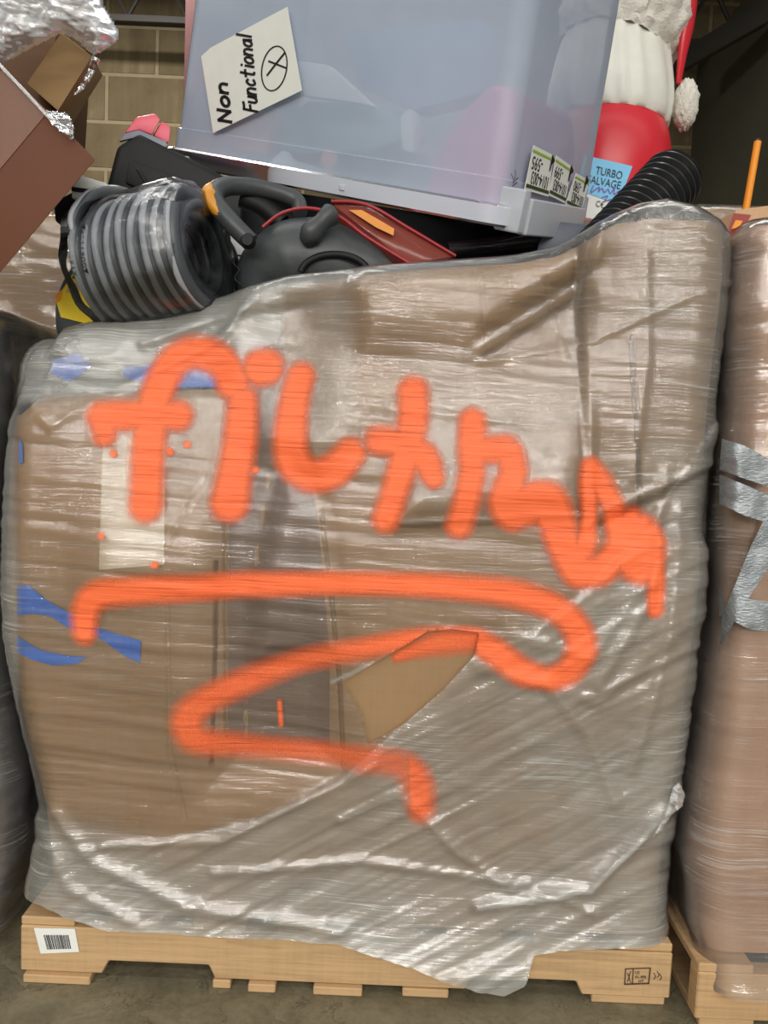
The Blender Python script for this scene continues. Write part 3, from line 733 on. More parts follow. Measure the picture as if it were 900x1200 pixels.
# surface lookup for stickers on the carton front
fm = (FR2 > 0.98)
_ord = {}
def front_y(P_, Q_):
    """depth of carton front at pixel (nearest grid vertex, smoothed)"""
    out = np.zeros(np.shape(P_)); A = np.stack([P2[fm], Q2[fm]], 1); Yv = V2[fm][:, 1]
    for i, (a, b) in enumerate(zip(np.ravel(P_), np.ravel(Q_))):
        dd = (A[:, 0] - a) ** 2 + (A[:, 1] - b) ** 2; k = np.argpartition(dd, 3)[:4]
        out.ravel()[i] = Yv[k].mean()
    return out
def patch(name, poly, mat, parent, off=0.003, step=5.0):
    poly = np.asarray(poly, float); x0, y0 = poly.min(0); x1, y1 = poly.max(0)
    bm = bmesh.new(); vs = [bm.verts.new((p[0], p[1], 0)) for p in poly]; f = bm.faces.new(vs)
    for ax, lo, hi in ((0, x0, x1), (1, y0, y1)):
        t = lo + step
        while t < hi:
            co = [0, 0, 0]; co[ax] = t; no = [0, 0, 0]; no[ax] = 1
            bmesh.ops.bisect_plane(bm, geom=bm.verts[:] + bm.edges[:] + bm.faces[:], plane_co=co, plane_no=no); t += step
    bm.verts.index_update(); co = np.array([v.co[:] for v in bm.verts]); Fc = [[v.index for v in f.verts] for f in bm.faces]; bm.free()
    yy = front_y(co[:, 0], co[:, 1]) - off
    return mesh_obj(name, pts(co[:, 0], co[:, 1], yy), Fc, mat, parent, True)
for poly in ([(20, 686), (34, 686), (54, 703), (92, 724), (90, 742), (58, 722), (40, 719), (20, 721)], [(92, 728), (125, 739), (165, 751), (164, 777), (148, 770), (112, 745), (90, 741)],
             [(20, 746), (48, 762), (76, 768), (102, 770), (90, 778), (62, 780), (40, 774), (18, 764)], [(22, 514), (26, 520), (27, 542), (22, 543)]):
    patch('blue_tape', poly, M_blue, carton, 0.004)['label'] = 'blue painter tape strip'
M_clear = plain('clear_packing_tape', S(190, 172, 146), 0.2, var=0.08, bump=0.25, scale=60, stretch=(0.3, 1, 3), spec=0.9)
patch('packing_tape', [(121, 500), (194, 498), (192, 662), (116, 668)], M_clear, carton, 0.0025, 7)['label'] = 'wide clear packing tape strip'
patch('recess_shade_patch', [(268, 400), (330, 396), (352, 520), (372, 600), (386, 760), (386, 880), (268, 886), (268, 700)], cardboard('card_mauve_shade', S(114, 91, 75)), carton, 0.0012, 7)  # darker cardboard patch, shade of the recess put into its colour
# paint that reached the carton through the tear
pm = (sdist_poly(P2, Q2, HOLE) < 6).astype(float)
paint_part('paint_overspray', [([(560, 748), (520, 752), (490, 760), (465, 770)], [13, 13, 9, 5])], V2, F2, P2, Q2, FR2, NN2, carton, 0.0015, lambda P, Q: 0.75 + 0 * P, pm)
# filled inside: a grey crate that carries the pile
M_fill = plain('grey_liner', S(140, 134, 126), 0.8, var=0.15, scale=6)
core = tag(box('packed_crate', -0.59, 0.50, 0.13, 0.92, 0.125, pt(300, 392, 0.13)[2], M_fill, None, 0.03, 3), 'grey crate packed inside the big carton under the pile', 'crate')
# blue tape under the film near the top left shoulder
def flatpatch(name, poly, Y, mat, parent, step=8, amp=0.004, th=0.0):
    poly = np.asarray(poly, float)
    bm = bmesh.new(); vs = [bm.verts.new((p[0], p[1], 0)) for p in poly]; bm.faces.new(vs)
    x0, y0 = poly.min(0); x1, y1 = poly.max(0)
    for ax, lo, hi in ((0, x0, x1), (1, y0, y1)):
        t = lo + step
        while t < hi:
            co = [0, 0, 0]; co[ax] = t; no = [0, 0, 0]; no[ax] = 1
            bmesh.ops.bisect_plane(bm, geom=bm.verts[:] + bm.edges[:] + bm.faces[:], plane_co=co, plane_no=no); t += step
    bm.verts.index_update(); co = np.array([v.co[:] for v in bm.verts]); Fc = [[v.index for v in f.verts] for f in bm.faces]; bm.free()
    Yv = Y(co[:, 0], co[:, 1]) if callable(Y) else np.full(len(co), Y)
    Yv = Yv + amp * fbm(co[:, 0] / 14, co[:, 1] / 14, 5, 2)
    return mesh_obj(name, pts(co[:, 0], co[:, 1], Yv), Fc, mat, parent, True)
ff = (FR > 0.5) 
AF = np.stack([P[ff], Q[ff]], 1); YF = V[ff][:, 1]
def film_y(a, b):
    out = np.zeros(len(a))
    for i in range(len(a)):
        dd = (AF[:, 0] - a[i]) ** 2 + (AF[:, 1] - b[i]) ** 2; out[i] = YF[np.argmin(dd)]
    return out
SHOULDER = ([(44, 396), (66, 398), (98, 424), (86, 438), (72, 446), (48, 434)], [(130, 428), (190, 424), (250, 432), (250, 452), (190, 453), (140, 442)])
for poly in SHOULDER:
    inside_ = (sdist_poly(P, Q, poly) < 1.5) & (FR > 0.4) & (np.arange(len(V)) // ncol < 286)
    f = Fc[inside_[Fc].all(1)]; used, inv = np.unique(f, return_inverse=True)
    mesh_obj('blue_tape', V[used] + np.array([0.0, 0.0035, 0.0]), inv.reshape(f.shape), M_blue, carton)['label'] = 'blue painter tape strip'

# ================================================================== PALLETS
def pallet(name, x0, x1, yf, yb, label, wm, bottoms=None, notch=None):
    e = empty(name, ((x0 + x1) / 2, (yf + yb) / 2, 0), label, 'pallet', 'wooden pallets')
    Lx = x1 - x0
    n1 = notch or [(x0 + 0.15, x0 + 0.38), (x1 - 0.38, x1 - 0.15)]
    for j, y in enumerate((yf, (yf + yb) / 2 - 0.019, yb - 0.038)):
        prof = [(x0, 0.016), (n1[0][0], 0.016), (n1[0][0] + 0.012, 0.042), (n1[0][1] - 0.012, 0.042), (n1[0][1], 0.016), (n1[1][0], 0.016), (n1[1][0] + 0.012, 0.042), (n1[1][1] - 0.012, 0.042), (n1[1][1], 0.016), (x1, 0.016), (x1, 0.105), (x0, 0.105)]
        prism('stringer', [(x, y, z) for x, z in prof], (0, 0.038, 0), wm, e, 0.0025, 1)
    nb = 8; w = 0.10
    for k in range(nb):
        xa = x0 + (Lx - w) * k / (nb - 1)
        box('deck_board', xa, xa + w, yf + random.uniform(-0.004, 0.004) + 0.004, yb, 0.105, 0.121, wm, e, 0.002)
    bl = bottoms or [(x0 + 0.01, x0 + 0.11), (x0 + 0.36, x0 + 0.46), ((x0 + x1) / 2 - 0.05, (x0 + x1) / 2 + 0.05), (x1 - 0.46, x1 - 0.36), (x1 - 0.11, x1 - 0.01)]
    for a, b in bl:
        box('bottom_board', a, b, yf + random.uniform(-0.012, 0.006), yb, 0.0, 0.016, wm, e, 0.002)
    return e
X = lambda px, py=1150, Y=0.0: pt(px, py, Y)[0]
pm_ = pallet('wooden_pallet', X(24, 1100), X(787, 1140), 0.0, 1.0, 'pale pine pallet with barcode label under the orange-painted load', M_wood,
             [(X(30, 1128), X(108, 1130)), (X(250, 1135), X(271, 1136)), (X(292, 1140), X(324, 1141)), (X(368, 1145), X(425, 1146)), (X(472, 1150), X(526, 1151)), (X(694, 1166), X(780, 1168))],
             [(X(120, 1122), X(252, 1130)), (X(545, 1150), X(682, 1160))])
# barcode label
bl = [pt(40, 1087, -0.0005), pt(88, 1088, -0.0005), pt(93, 1115, -0.0005), pt(48, 1117, -0.0005)]
lab = quadpatch('barcode_label', bl, (0, -1, 0), M_white, pm_); lab['label'] = 'white barcode sticker'
def bil(c4, u, v): return (c4[0] * (1 - u) + c4[1] * u) * (1 - v) + (c4[3] * (1 - u) + c4[2] * u) * v
rb = random.Random(3); u = 0.2; Vb = []; Fb = []
while u < 0.82:
    w = rb.choice((0.01, 0.016, 0.026)); b0 = len(Vb)
    Vb += [bil(bl, u, 0.26) + (0, -0.0022, 0), bil(bl, u + w, 0.26) + (0, -0.0022, 0), bil(bl, u + w, 0.84) + (0, -0.0022, 0), bil(bl, u, 0.84) + (0, -0.0022, 0)]
    Fb.append((b0, b0 + 1, b0 + 2, b0 + 3)); u += w + rb.choice((0.012, 0.02))
mesh_obj('barcode', Vb, Fb, M_ink, lab, False)
mp = lambda x, y: pt(x, y, -0.0004)
M_stamp = plain('stamp_ink', S(64, 50, 40), 0.7)
st_ = [([(733, 1135), (762, 1134)], 1.2), ([(762, 1134), (760, 1152)], 1.4), ([(760, 1152), (732, 1153)], 1.6), ([(732, 1153), (733, 1135)], 1.2), ([(742, 1135), (741, 1153)], 1.1),
       ([(735, 1140), (737, 1145), (735, 1150)], 1.0), ([(739, 1138), (737, 1145), (739, 1151)], 0.9),
       ] + [([(766 + a, 1140 + b), (768 + a, 1144 + b), (766 + a, 1147 + b)], 0.9) for a, b in ((0, 0), (4, -2), (7, 1))]
ribbon_strokes('stamp', st_, mp, M_stamp, pm_, (0, -1, 0))['label'] = 'dark rubber stamp mark'
sv = np.array(mp(750, 1140)) - np.array(mp(750, 1145)); su = np.array(mp(755, 1140)) - np.array(mp(745, 1140))
for s, x, y in (('US', 744, 1141), ('41-406', 744, 1146), ('HT', 748, 1151)):
    text3('stamp_text', s, np.array(mp(x, y)) + (0, -0.001, 0), su, sv, 0.0075, M_stamp, pm_)

# ================================================================== NEIGHBOURING LOADS
def simple_load(prefix, lx, rx, yf, D, z0, ztop, lab_box, lab_film, card, film, rad=0.06, amp=0.02, seed=40, flare=0.03, film_top=None, group=None):
    def dsp(P, Q, V, fr):
        s = V[..., 0] + V[..., 1] * 1.3
        return amp * fbm(s * 3.0, V[..., 2] * 2.5, seed, 3) + 0.16 * amp * fbm(s * 9 + V[..., 2] * 5, V[..., 2] * 30, seed + 5, 2)
    def dsb(P, Q, V, fr):
        s = V[..., 0] + V[..., 1] * 1.3
        return amp * fbm(s * 3.0, V[..., 2] * 2.5, seed, 3) - 0.012
    yo = lambda Z: 0 * Z
    yofl = lambda Z: 0 - flare * np.exp(-np.maximum(Z - 0.08, 0) / 0.12)
    e = empty(prefix + '_carton', ((lx(0.5) + rx(0.5)) / 2, yf + D / 2, z0), lab_box, 'carton', group)
    V, F, *_ = load_grid(lx, rx, D, rad, yo, ztop, lambda x: np.full(np.shape(x), z0 + 0.002), dsb, nf=60, nc=8, ns=40, nb=12, nz=90, curl=0.04, inward=0.2, y0=yf)
    mesh_obj('carton_wall', V, F, card, e)
    V, F, *_ = load_grid(lx, rx, D, rad + 0.01, yofl, film_top or (lambda x: ztop(x) + 0.012), lambda x: np.full(np.shape(x), max(0.01, z0 - 0.05)), dsp, nf=160, nc=16, ns=110, nb=12, nz=200, curl=0.05, inward=0.2, y0=yf)
    f = tag(mesh_obj('stretch_film', V, F, film, None), lab_film, 'stretch film')
    return e, f
# right-hand neighbour: its front left edge shows beside the main load
RL = [(854, 240), (848, 400), (842, 560), (832, 700), (821, 830), (809, 920), (800, 1000), (801, 1080), (812, 1170), (814, 1200)]
rl = interp_sil(RL, 0.03)
rc, rf = simple_load('tall', rl, lambda z: rl(z) + 1.2, -0.03, 1.0, 0.122, lambda x: np.full(np.shape(x), pt(880, 258, 0.0)[2]),
                     'brown carton patched with silver duct tape at the right edge', 'clear film around the duct-taped carton at the right edge', M_card2, film_mat('stretch_film_right', tint=(0.62, 0.60, 0.58), base=0.12, use_attr=False, streak=0.40, bump=0.9, zs=150, crink=0.5), flare=0.05, seed=52)
pallet('wooden_pallet', X(816, 1170, -0.05), X(816, 1170, -0.05) + 1.2, -0.05, 0.95, 'darker pine pallet under the duct-taped carton at the right', M_wood2)
M_duct = plain('duct_tape', S(150, 156, 160), 0.34, metal=0.55, var=0.18, scale=40, bump=0.5, stretch=(1, 1, 3))
for poly in ([(846, 514), (872, 522), (905, 540), (905, 572), (870, 560), (838, 550)], [(838, 556), (868, 566), (905, 582), (905, 614), (872, 604), (832, 590)],
             [(905, 590), (905, 660), (884, 690), (866, 720), (846, 722), (862, 684), (880, 640)], [(846, 722), (864, 722), (842, 760), (826, 800), (812, 830), (806, 815), (820, 770)],
             [(905, 706), (905, 740), (880, 738), (852, 724), (862, 700)], [(822, 672), (842, 684), (850, 718), (836, 722), (820, 706)]):
    d = flatpatch('duct_tape', [(max(x, 843), y) for x, y in poly], lambda a, b: -0.052 + 0.05 * np.clip((866 - a) / 24, 0, 1) ** 2, M_duct, rc, 6, 0.006); d['label'] = 'silver duct tape strip'
# left-hand neighbour, dark load close to the camera's left edge
LR = [(14, 352), (17, 420), (12, 520), (4, 620), (2, 740), (12, 820), (30, 900), (38, 950), (34, 1010), (24, 1060), (16, 1110), (14, 1140)]
lr = interp_sil(LR, 0.14)
M_dkbox = cardboard('card_dark', S(84, 74, 68))
lc, lf = simple_load('dark', lambda z: lr(z) - 1.2, lr, 0.08, 1.0, 0.08, lambda x: np.full(np.shape(x), pt(5, 362, 0.1)[2]),
                     'dark grey-brown carton at the left edge beside the painted load', 'loose grey film sagging around the dark carton at the left edge', M_dkbox, M_filmdark, amp=0.03, seed=61, flare=0.04)
box('skid', lr(0.1) - 1.2, lr(0.1) - 0.06, 0.11, 1.03, 0.0, 0.082, M_wood2, lc, 0.004)
# tan loads further back, seen through the gaps
bl_ = lambda z: np.full(np.shape(z), -1.85)
simple_load('tan', bl_, lambda z: np.full(np.shape(z), pt(125, 300, 1.35)[0]), 1.30, 0.9, 0.004, lambda x: np.full(np.shape(x), pt(60, 248, 1.3)[2]),
            'tan carton further back in the gap below the reddish carton', 'shiny film over the tan carton in the gap at left', M_cardtan, M_filmthin, seed=71)
brx = pt(792, 300, 1.45)[0]
simple_load('grey', lambda z: np.full(np.shape(z), brx), lambda z: np.full(np.shape(z), brx + 1.2), 1.40, 0.9, 0.004, lambda x: np.full(np.shape(x), pt(830, 238, 1.4)[2]),
            'grey-tan carton further back behind the corrugated black hose', 'wrinkled film capping the carton behind the black hose', M_cardtan, M_filmdark, seed=81)
# orange stake and small box on the right-hand load
M_stake = plain('orange_paint', S(240, 150, 30), 0.5, var=0.06)
sb = pt(874, 246, 0.55); stp = pt(888, 166, 0.55)
sk = empty('marker_stake', sb, 'thin orange-yellow stake with black tip standing at upper right', 'stake')
tube('shaft', [sb - (stp - sb) * 0.5, stp], 0.0085, M_stake, sk, 12); tube('tip', [stp, stp + (stp - sb) * 0.035], [0.0087, 0.006], M_ink, sk, 12)
M_tan = cardboard('card_lightbrown', S(196, 158, 122)); M_redprint = plain('red_print', S(150, 52, 44), 0.5)
cbx = prism('small_carton', [pt(862, 246, 0.35), pt(905, 240, 0.35), pt(905, 290, 0.35), pt(850, 290, 0.35)], (0.0, 0.16, 0.0), M_tan, None, 0.003)
tag(cbx, 'small light brown carton with red printed corner at the right', 'carton')
quadpatch('print', [pt(860, 250, 0.349), pt(880, 252, 0.349), pt(872, 268, 0.349), pt(853, 270, 0.349)], (0, -1, 0), M_redprint, cbx)
quadpatch('print', [pt(862, 258, 0.3475), pt(870, 259, 0.3475), pt(866, 267, 0.3475), pt(857, 268, 0.3475)], (0, -1, 0), M_stake, cbx)

# ---- cartons leaning on top of the left-hand load
A = np.array((112, 187.)); B = np.array((-96, -22.)); Dd = np.array((-2, 322.)); Cc = B + Dd - A
rbx = empty('reddish_carton', pt(20, 300, 0.1), 'reddish brown carton tilted on its corner at the left edge', 'carton')
q = [pt(*A, 0.0), pt(*B, 0.0), pt(*Cc, 0.0), pt(*Dd, 0.0)]
prism('carton_body', q, (-0.16, 0.36, 0.12), M_cardred, rbx, 0.004)
M_ptape = plain('brown_tape', S(112, 68, 42), 0.4, var=0.06)
mpA = lambda t, s: q[0] + (q[1] - q[0]) * t + (q[3] - q[0]) * s
quadpatch('tape_strip', [mpA(0.27, 0), mpA(0.52, 0), mpA(0.52, 1.0), mpA(0.27, 1.0)], (0, -1, 0), M_ptape, rbx)
q2 = [pt(72, 38, 0.30), pt(108, 66, 0.30), pt(68, 130, 0.30), pt(31, 98, 0.30)]
tb = tag(prism('tan_carton', q2, (-0.05, 0.20, 0.05), M_cardtan, None, 0.003), 'tan carton end poking out from under bunched film at upper left', 'carton')
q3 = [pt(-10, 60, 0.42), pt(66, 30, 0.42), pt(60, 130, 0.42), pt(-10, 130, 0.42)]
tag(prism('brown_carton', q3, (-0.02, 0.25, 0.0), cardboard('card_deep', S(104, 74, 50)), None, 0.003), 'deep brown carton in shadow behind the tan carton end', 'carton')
# bunched film draped over them
def drape(name, poly, Yc, thick, mat, parent, seed, n=70, label=None, cat=None):
    poly = np.asarray(poly, float); c = poly.mean(0)
    x0, y0 = poly.min(0) - 2; x1, y1 = poly.max(0) + 2
    gx, gy = np.meshgrid(np.linspace(x0, x1, n), np.linspace(y0, y1, n)); sd = -sdist_poly(gx, gy, poly)
    ins = sd > 0; hgt = np.sqrt(np.clip(sd / 22.0, 0, 1))
    rid = np.abs(fbm((gx + gy * 0.5) / 38, (gy - gx * 0.35) / 15, seed, 3)); cr = fbm(gx / 9, gy / 9, seed + 3, 2)
    Yf = Yc - thick * hgt * 0.6 - 0.035 * rid - 0.003 * cr; Yb = Yc + thick * hgt * 0.5 + 0.02 * rid
    Vf = pts(gx, gy, Yf).reshape(-1, 3); Vb = pts(gx, gy, Yb).reshape(-1, 3)
    idx = np.arange(n * n).reshape(n, n); F = np.stack([idx[:-1, :-1], idx[:-1, 1:], idx[1:, 1:], idx[1:, :-1]], -1).reshape(-1, 4)
    F = F[ins.ravel()[F].all(1)]; F = np.concatenate([F, F[:, ::-1] + n * n])
    used, inv = np.unique(F, return_inverse=True); VV = np.concatenate([Vf, Vb])[used]
    o = mesh_obj(name, VV, inv.reshape(F.shape), mat, parent)
    if label: tag(o, label, cat)
    return o
drape('film_tail', [(776, 960), (783, 940), (788, 922), (796, 915), (803, 930), (800, 946), (793, 952), (789, 945), (784, 962), (768, 984), (764, 980)], -0.012, 0.03, M_filmwhite, mw, 33, 44)
drape('bunched_film', [(-30, -30), (112, -30), (124, 8), (142, 38), (138, 50), (120, 62), (108, 66), (90, 48), (72, 40), (40, 56), (0, 78), (-30, 84)], 0.24, 0.10, M_filmwhite, None, 91,
      label='bunched white-glossy stretch film hanging over cartons at upper left', cat='stretch film')
drape('film_tail', [(108, 62), (118, 70), (108, 92), (96, 108), (84, 114), (94, 98), (102, 84)], 0.22, 0.02, M_filmthin, bpy.data.objects['bunched_film'], 95, 40)
tube('film_edge', smooth_path([pt(-8, 68, -0.012), pt(30, 108, -0.012), pt(60, 140, -0.014), pt(85, 160, -0.012)], 6), 0.006, M_filmwhite, rbx, 8, 0.5)
drape('film_edge', [(52, 128), (80, 132), (88, 150), (84, 166), (60, 146)], -0.01, 0.02, M_filmthin, rbx, 97, 30)

# ================================================================== THE PILE ON TOP
# ---- clear tote, upside down, leaning towards the viewer
TM = np.array([[0.542, -0.832, 0.116], [0.817, 0.489, -0.306], [0.198, 0.26, 0.945]])
TO = np.array([-0.0509, 0.4714, 1.5913]); TL_, TW_, TH_ = 0.8746, 0.481, 0.50
def tw(x, y, z): return TO + TM @ np.array([x, y, z])
def rrect(w, l, r, n=8):
    out = []
    for cx, cy, a0 in ((w / 2 - r, l / 2 - r, 0), (-w / 2 + r, l / 2 - r, 90), (-w / 2 + r, -l / 2 + r, 180), (w / 2 - r, -l / 2 + r, 270)):
        for k in range(n + 1):
            a = math.radians(a0 + 90 * k / n); out.append((cx + r * math.cos(a), cy + r * math.sin(a)))
    return out
def loft(name, rings, mat, parent, cap_top=False, solid=None, closed=True):
    m = len(rings[0]); V = [p for r in rings for p in r]; Fc = []
    for i in range(len(rings) - 1):
        for k in range(m):
            Fc.append((i * m + k, i * m + (k + 1) % m, (i + 1) * m + (k + 1) % m, (i + 1) * m + k))
    if cap_top: Fc.append(tuple((len(rings) - 1) * m + k for k in range(m)))
    o = mesh_obj(name, V, Fc, mat, parent, True, 40)
    if solid:
        md = o.modifiers.new('thickness', 'SOLIDIFY'); md.thickness = solid; md.offset = 0
    return o
M_tote = milky('tote_plastic', S(218, 233, 255), 0.57, 0.16, 0.22)
M_rim = milky('tote_rim_plastic', S(236, 241, 250), 0.70, 0.18, 0.25)
tote = empty('storage_tote', tw(-TW_ / 2, -TL_ / 2, 0), 'large clear plastic storage tote turned upside down on the pile', 'tote')
tp_ = lambda z: 1 - 0.07 * z / 0.45
rings = []
for z in (0.0, 0.03, 0.032, 0.075, 0.077, 0.30, 0.42, TH_ - 0.03):
    ins = 0.0 if z <= 0.03 else (0.004 if z < 0.076 else 0.008)
    rings.append([tw(x, y, z) for x, y in rrect(TW_ * tp_(z) - 2 * ins, TL_ * tp_(z) - 2 * ins, 0.04)])
for k in (1, 2, 3):
    z = TH_ - 0.03 + 0.03 * math.sin(k * math.pi / 6); i_ = 0.008 + 0.03 * (1 - math.cos(k * math.pi / 6))
    rings.append([tw(x, y, z) for x, y in rrect(TW_ * tp_(z) - 2 * i_, TL_ * tp_(z) - 2 * i_, 0.05)])
loft('shell', rings, M_tote, tote, True, None)
def ringz(z, out, r=0.06): return [tw(x, y, z) for x, y in rrect(TW_ + 2 * out, TL_ + 2 * out, r)]
loft('rim', [ringz(0.034, 0.001), ringz(0.034, 0.010), ringz(0.030, 0.014), ringz(0.0, 0.016), ringz(-0.004, 0.013), ringz(-0.004, 0.002), ringz(0.0, 0.0)], M_rim, tote)
# latch / handle block on the near right end
cN = np.array((-TW_ / 2, -TL_ / 2))
def tbox(name, x0, x1, y0, y1, z0, z1, mat, parent, bev=0.006):
    c = [(x0, y0, z0), (x1, y0, z0), (x1, y1, z0), (x0, y1, z0), (x0, y0, z1), (x1, y0, z1), (x1, y1, z1), (x0, y1, z1)]
    return hexa(name, [tw(*p) for p in c], mat, parent, bev, 3)
tbox('latch', -TW_ / 2 + 0.05, TW_ / 2 - 0.15, -TL_ / 2 - 0.035, -TL_ / 2 - 0.012, -0.012, 0.052, M_rim, tote)
tbox('latch_lip', -TW_ / 2 + 0.02, -TW_ / 2 + 0.05, -TL_ / 2 - 0.030, -TL_ / 2 + 0.02, -0.01, 0.065, M_rim, tote)
tbox('corner_foot', -TW_ / 2 - 0.020, -TW_ / 2 + 0.02, TL_ / 2 - 0.03, TL_ / 2 + 0.025, -0.006, 0.028, M_rim, tote)
for yy in (0.34, -0.10):
    tbox('snap', -TW_ / 2 - 0.018, -TW_ / 2 - 0.010, yy, yy + 0.014, 0.008, 0.020, M_rim, tote, 0.003)
# handwriting sheet on the long front side
fO = tw(-TW_ / 2, 0, 0); fN = unit(np.cross(tw(-TW_ / 2, -0.3, 0) - tw(-TW_ / 2, 0.3, 0), tw(-TW_ / 2 * tp_(0.4), 0, 0.4) - fO)); fN = fN if fN[1] < 0 else -fN
fO2 = fO - fN * -0.004
fp = lambda px, py: ray_plane(px, py, fO2, fN)
sh = quadpatch('paper_note', [fp(236, 66), fp(247, 56), fp(337, 8), fp(354, 106), fp(250, 156)], fN, M_white, tote, 0.0008, 0.0)
sh['label'] = 'white sheet with black handwriting'
cp = lambda x, y: fp(220 + x / 5.0, y / 5.0)
GL = {'N': [[(0, 0), (0, 1)], [(0, 1), (.65, 0)], [(.65, 0), (.65, 1)]], 'o': [ell(.3, .3, .3, .3)], 'n': [[(0, 0), (0, .62)], [(0, .35), (.15, .58), (.42, .56), (.55, .35), (.55, 0)]],
      'F': [[(0, 0), (.05, 1)], [(.05, 1), (.4, .97), (.75, 1)], [(.02, .5), (.55, .52)]], 'u': [[(0, .6), (.02, .15), (.25, 0), (.5, .15), (.55, .6)], [(.55, .6), (.62, 0)]],
      'c': [[(.55, .5), (.3, .62), (.03, .35), (.2, .02), (.58, .1)]], 't': [[(.3, 1), (.28, .1), (.5, 0)], [(-.05, .64), (.62, .66)]], 'i': [[(.2, .6), (.2, 0)], [(.2, .86), (.22, .9)]],
      'a': [ell(.28, .28, .28, .28), [(.56, .6), (.66, 0)]], 'l': [[(.15, 1.05), (.15, 0)]]}
hw = []
def write(word, p0, p1, hv, w):
    p0, p1 = np.array(p0, float), np.array(p1, float); adv = {'i': .5, 'l': .5, 'N': .95}
    tot = sum(adv.get(c, .85) for c in word); dU = (p1 - p0) / tot; pos = 0.0
    for c in word:
        for st in GL[c]:
            hw.append(([tuple(p0 + dU * (pos + x) + np.array(hv) * y) for x, y in st], w))
        pos += adv.get(c, .85)
write('Non', (258, 716), (230, 468), (-74, -12), 19)
write('Functional', (412, 656), (372, 196), (-80, -14), 15)
hw += [(ell(510, 402, 72, 132, 0.18, 22), 8), ([(478, 360), (520, 376), (580, 400)], 11), ([(570, 312), (522, 372), (468, 442)], 11)]
nw = sum(len(GL[c]) for c in 'Non')
for part_ in (hw[:nw], hw[nw:-3], hw[-3:]): ribbon_strokes('handwriting', part_, cp, M_ink, sh, fN, 0.0016)
# price labels, upside down, on the short right side
rO = tw(0, -TL_ / 2, 0); rN = unit(np.cross(tw(0.2, -TL_ / 2, 0) - tw(-0.2, -TL_ / 2, 0), tw(0, -TL_ / 2 * tp_(0.4), 0.4) - rO)); rN = rN if rN[1] < 0 else -rN
rO = rO + rN * 0.004
rp = lambda px, py: ray_plane(px, py, rO, rN)
rl_ = lambda x, y: rp(600 + x / 7.5, 150 + y / 7.5)
for code, c4, big in (('-595', [(188, 150), (362, 240), (318, 604), (106, 540)], (345, 310)), ('-599', [(386, 240), (524, 338), (462, 660), (318, 590)], (510, 400)), ('-590', [(562, 396), (680, 462), (604, 738), (466, 672)], (645, 490))):
    w4 = [rl_(*p) for p in c4]
    pl_ = quadpatch('price_label', w4, rN, M_white, tote, 0.0008, 0.0); pl_['label'] = 'white price label with green stripe'
    B_ = lambda u, v: bil(w4, u, v) + rN * 0.0015
    quadpatch('stripe', [B_(0.0, 0.09), B_(1.0, 0.09), B_(1.0, 0.14), B_(0.0, 0.14)], rN, M_green, pl_, 0.0004, 0)
    quadpatch('stripe', [B_(0.02, 0.86), B_(0.97, 0.86), B_(0.97, 0.94), B_(0.02, 0.94)], rN, M_dgreen, pl_, 0.0004, 0)
    uu = B_(0, 0.5) - B_(1, 0.5); vv = B_(0.5, 1) - B_(0.5, 0); hgt = np.linalg.norm(vv); wid = np.linalg.norm(uu)
    sz = hgt * 0.42
    text3('code', '1014-003', B_(0.94, 0.55), uu, vv, sz, M_ink, pl_, sx=wid * 0.92 / (sz * 4.35))
    text3('code', code, B_(0.55, 0.22), uu, vv, sz, M_ink, pl_, sx=wid * 0.52 / (sz * 2.0))
    bg = lambda x, y: rl_(x, y) + rN * 0.0022
    ribbon_strokes('code', [([(big[0] - 22, big[1] + 66), (big[0] - 4, big[1] - 10), (big[0] + 6, big[1] - 70)], [8, 14, 10]), ([(big[0] + 4, big[1] - 50), (big[0] + 14, big[1] - 20), (big[0] - 12, big[1] + 8)], [16, 18, 8])], bg, M_ink, pl_, rN, 0)
ribbon_strokes('scribble', [([(22, 370), (28, 410), (16, 450)], 5), ([(2, 480), (48, 438)], 8), ([(2, 510), (40, 476)], 8), ([(10, 552), (34, 526)], 9), ([(-14, 400), (4, 440), (12, 470)], 5)], rl_, M_ink, tote, rN, 0.001)
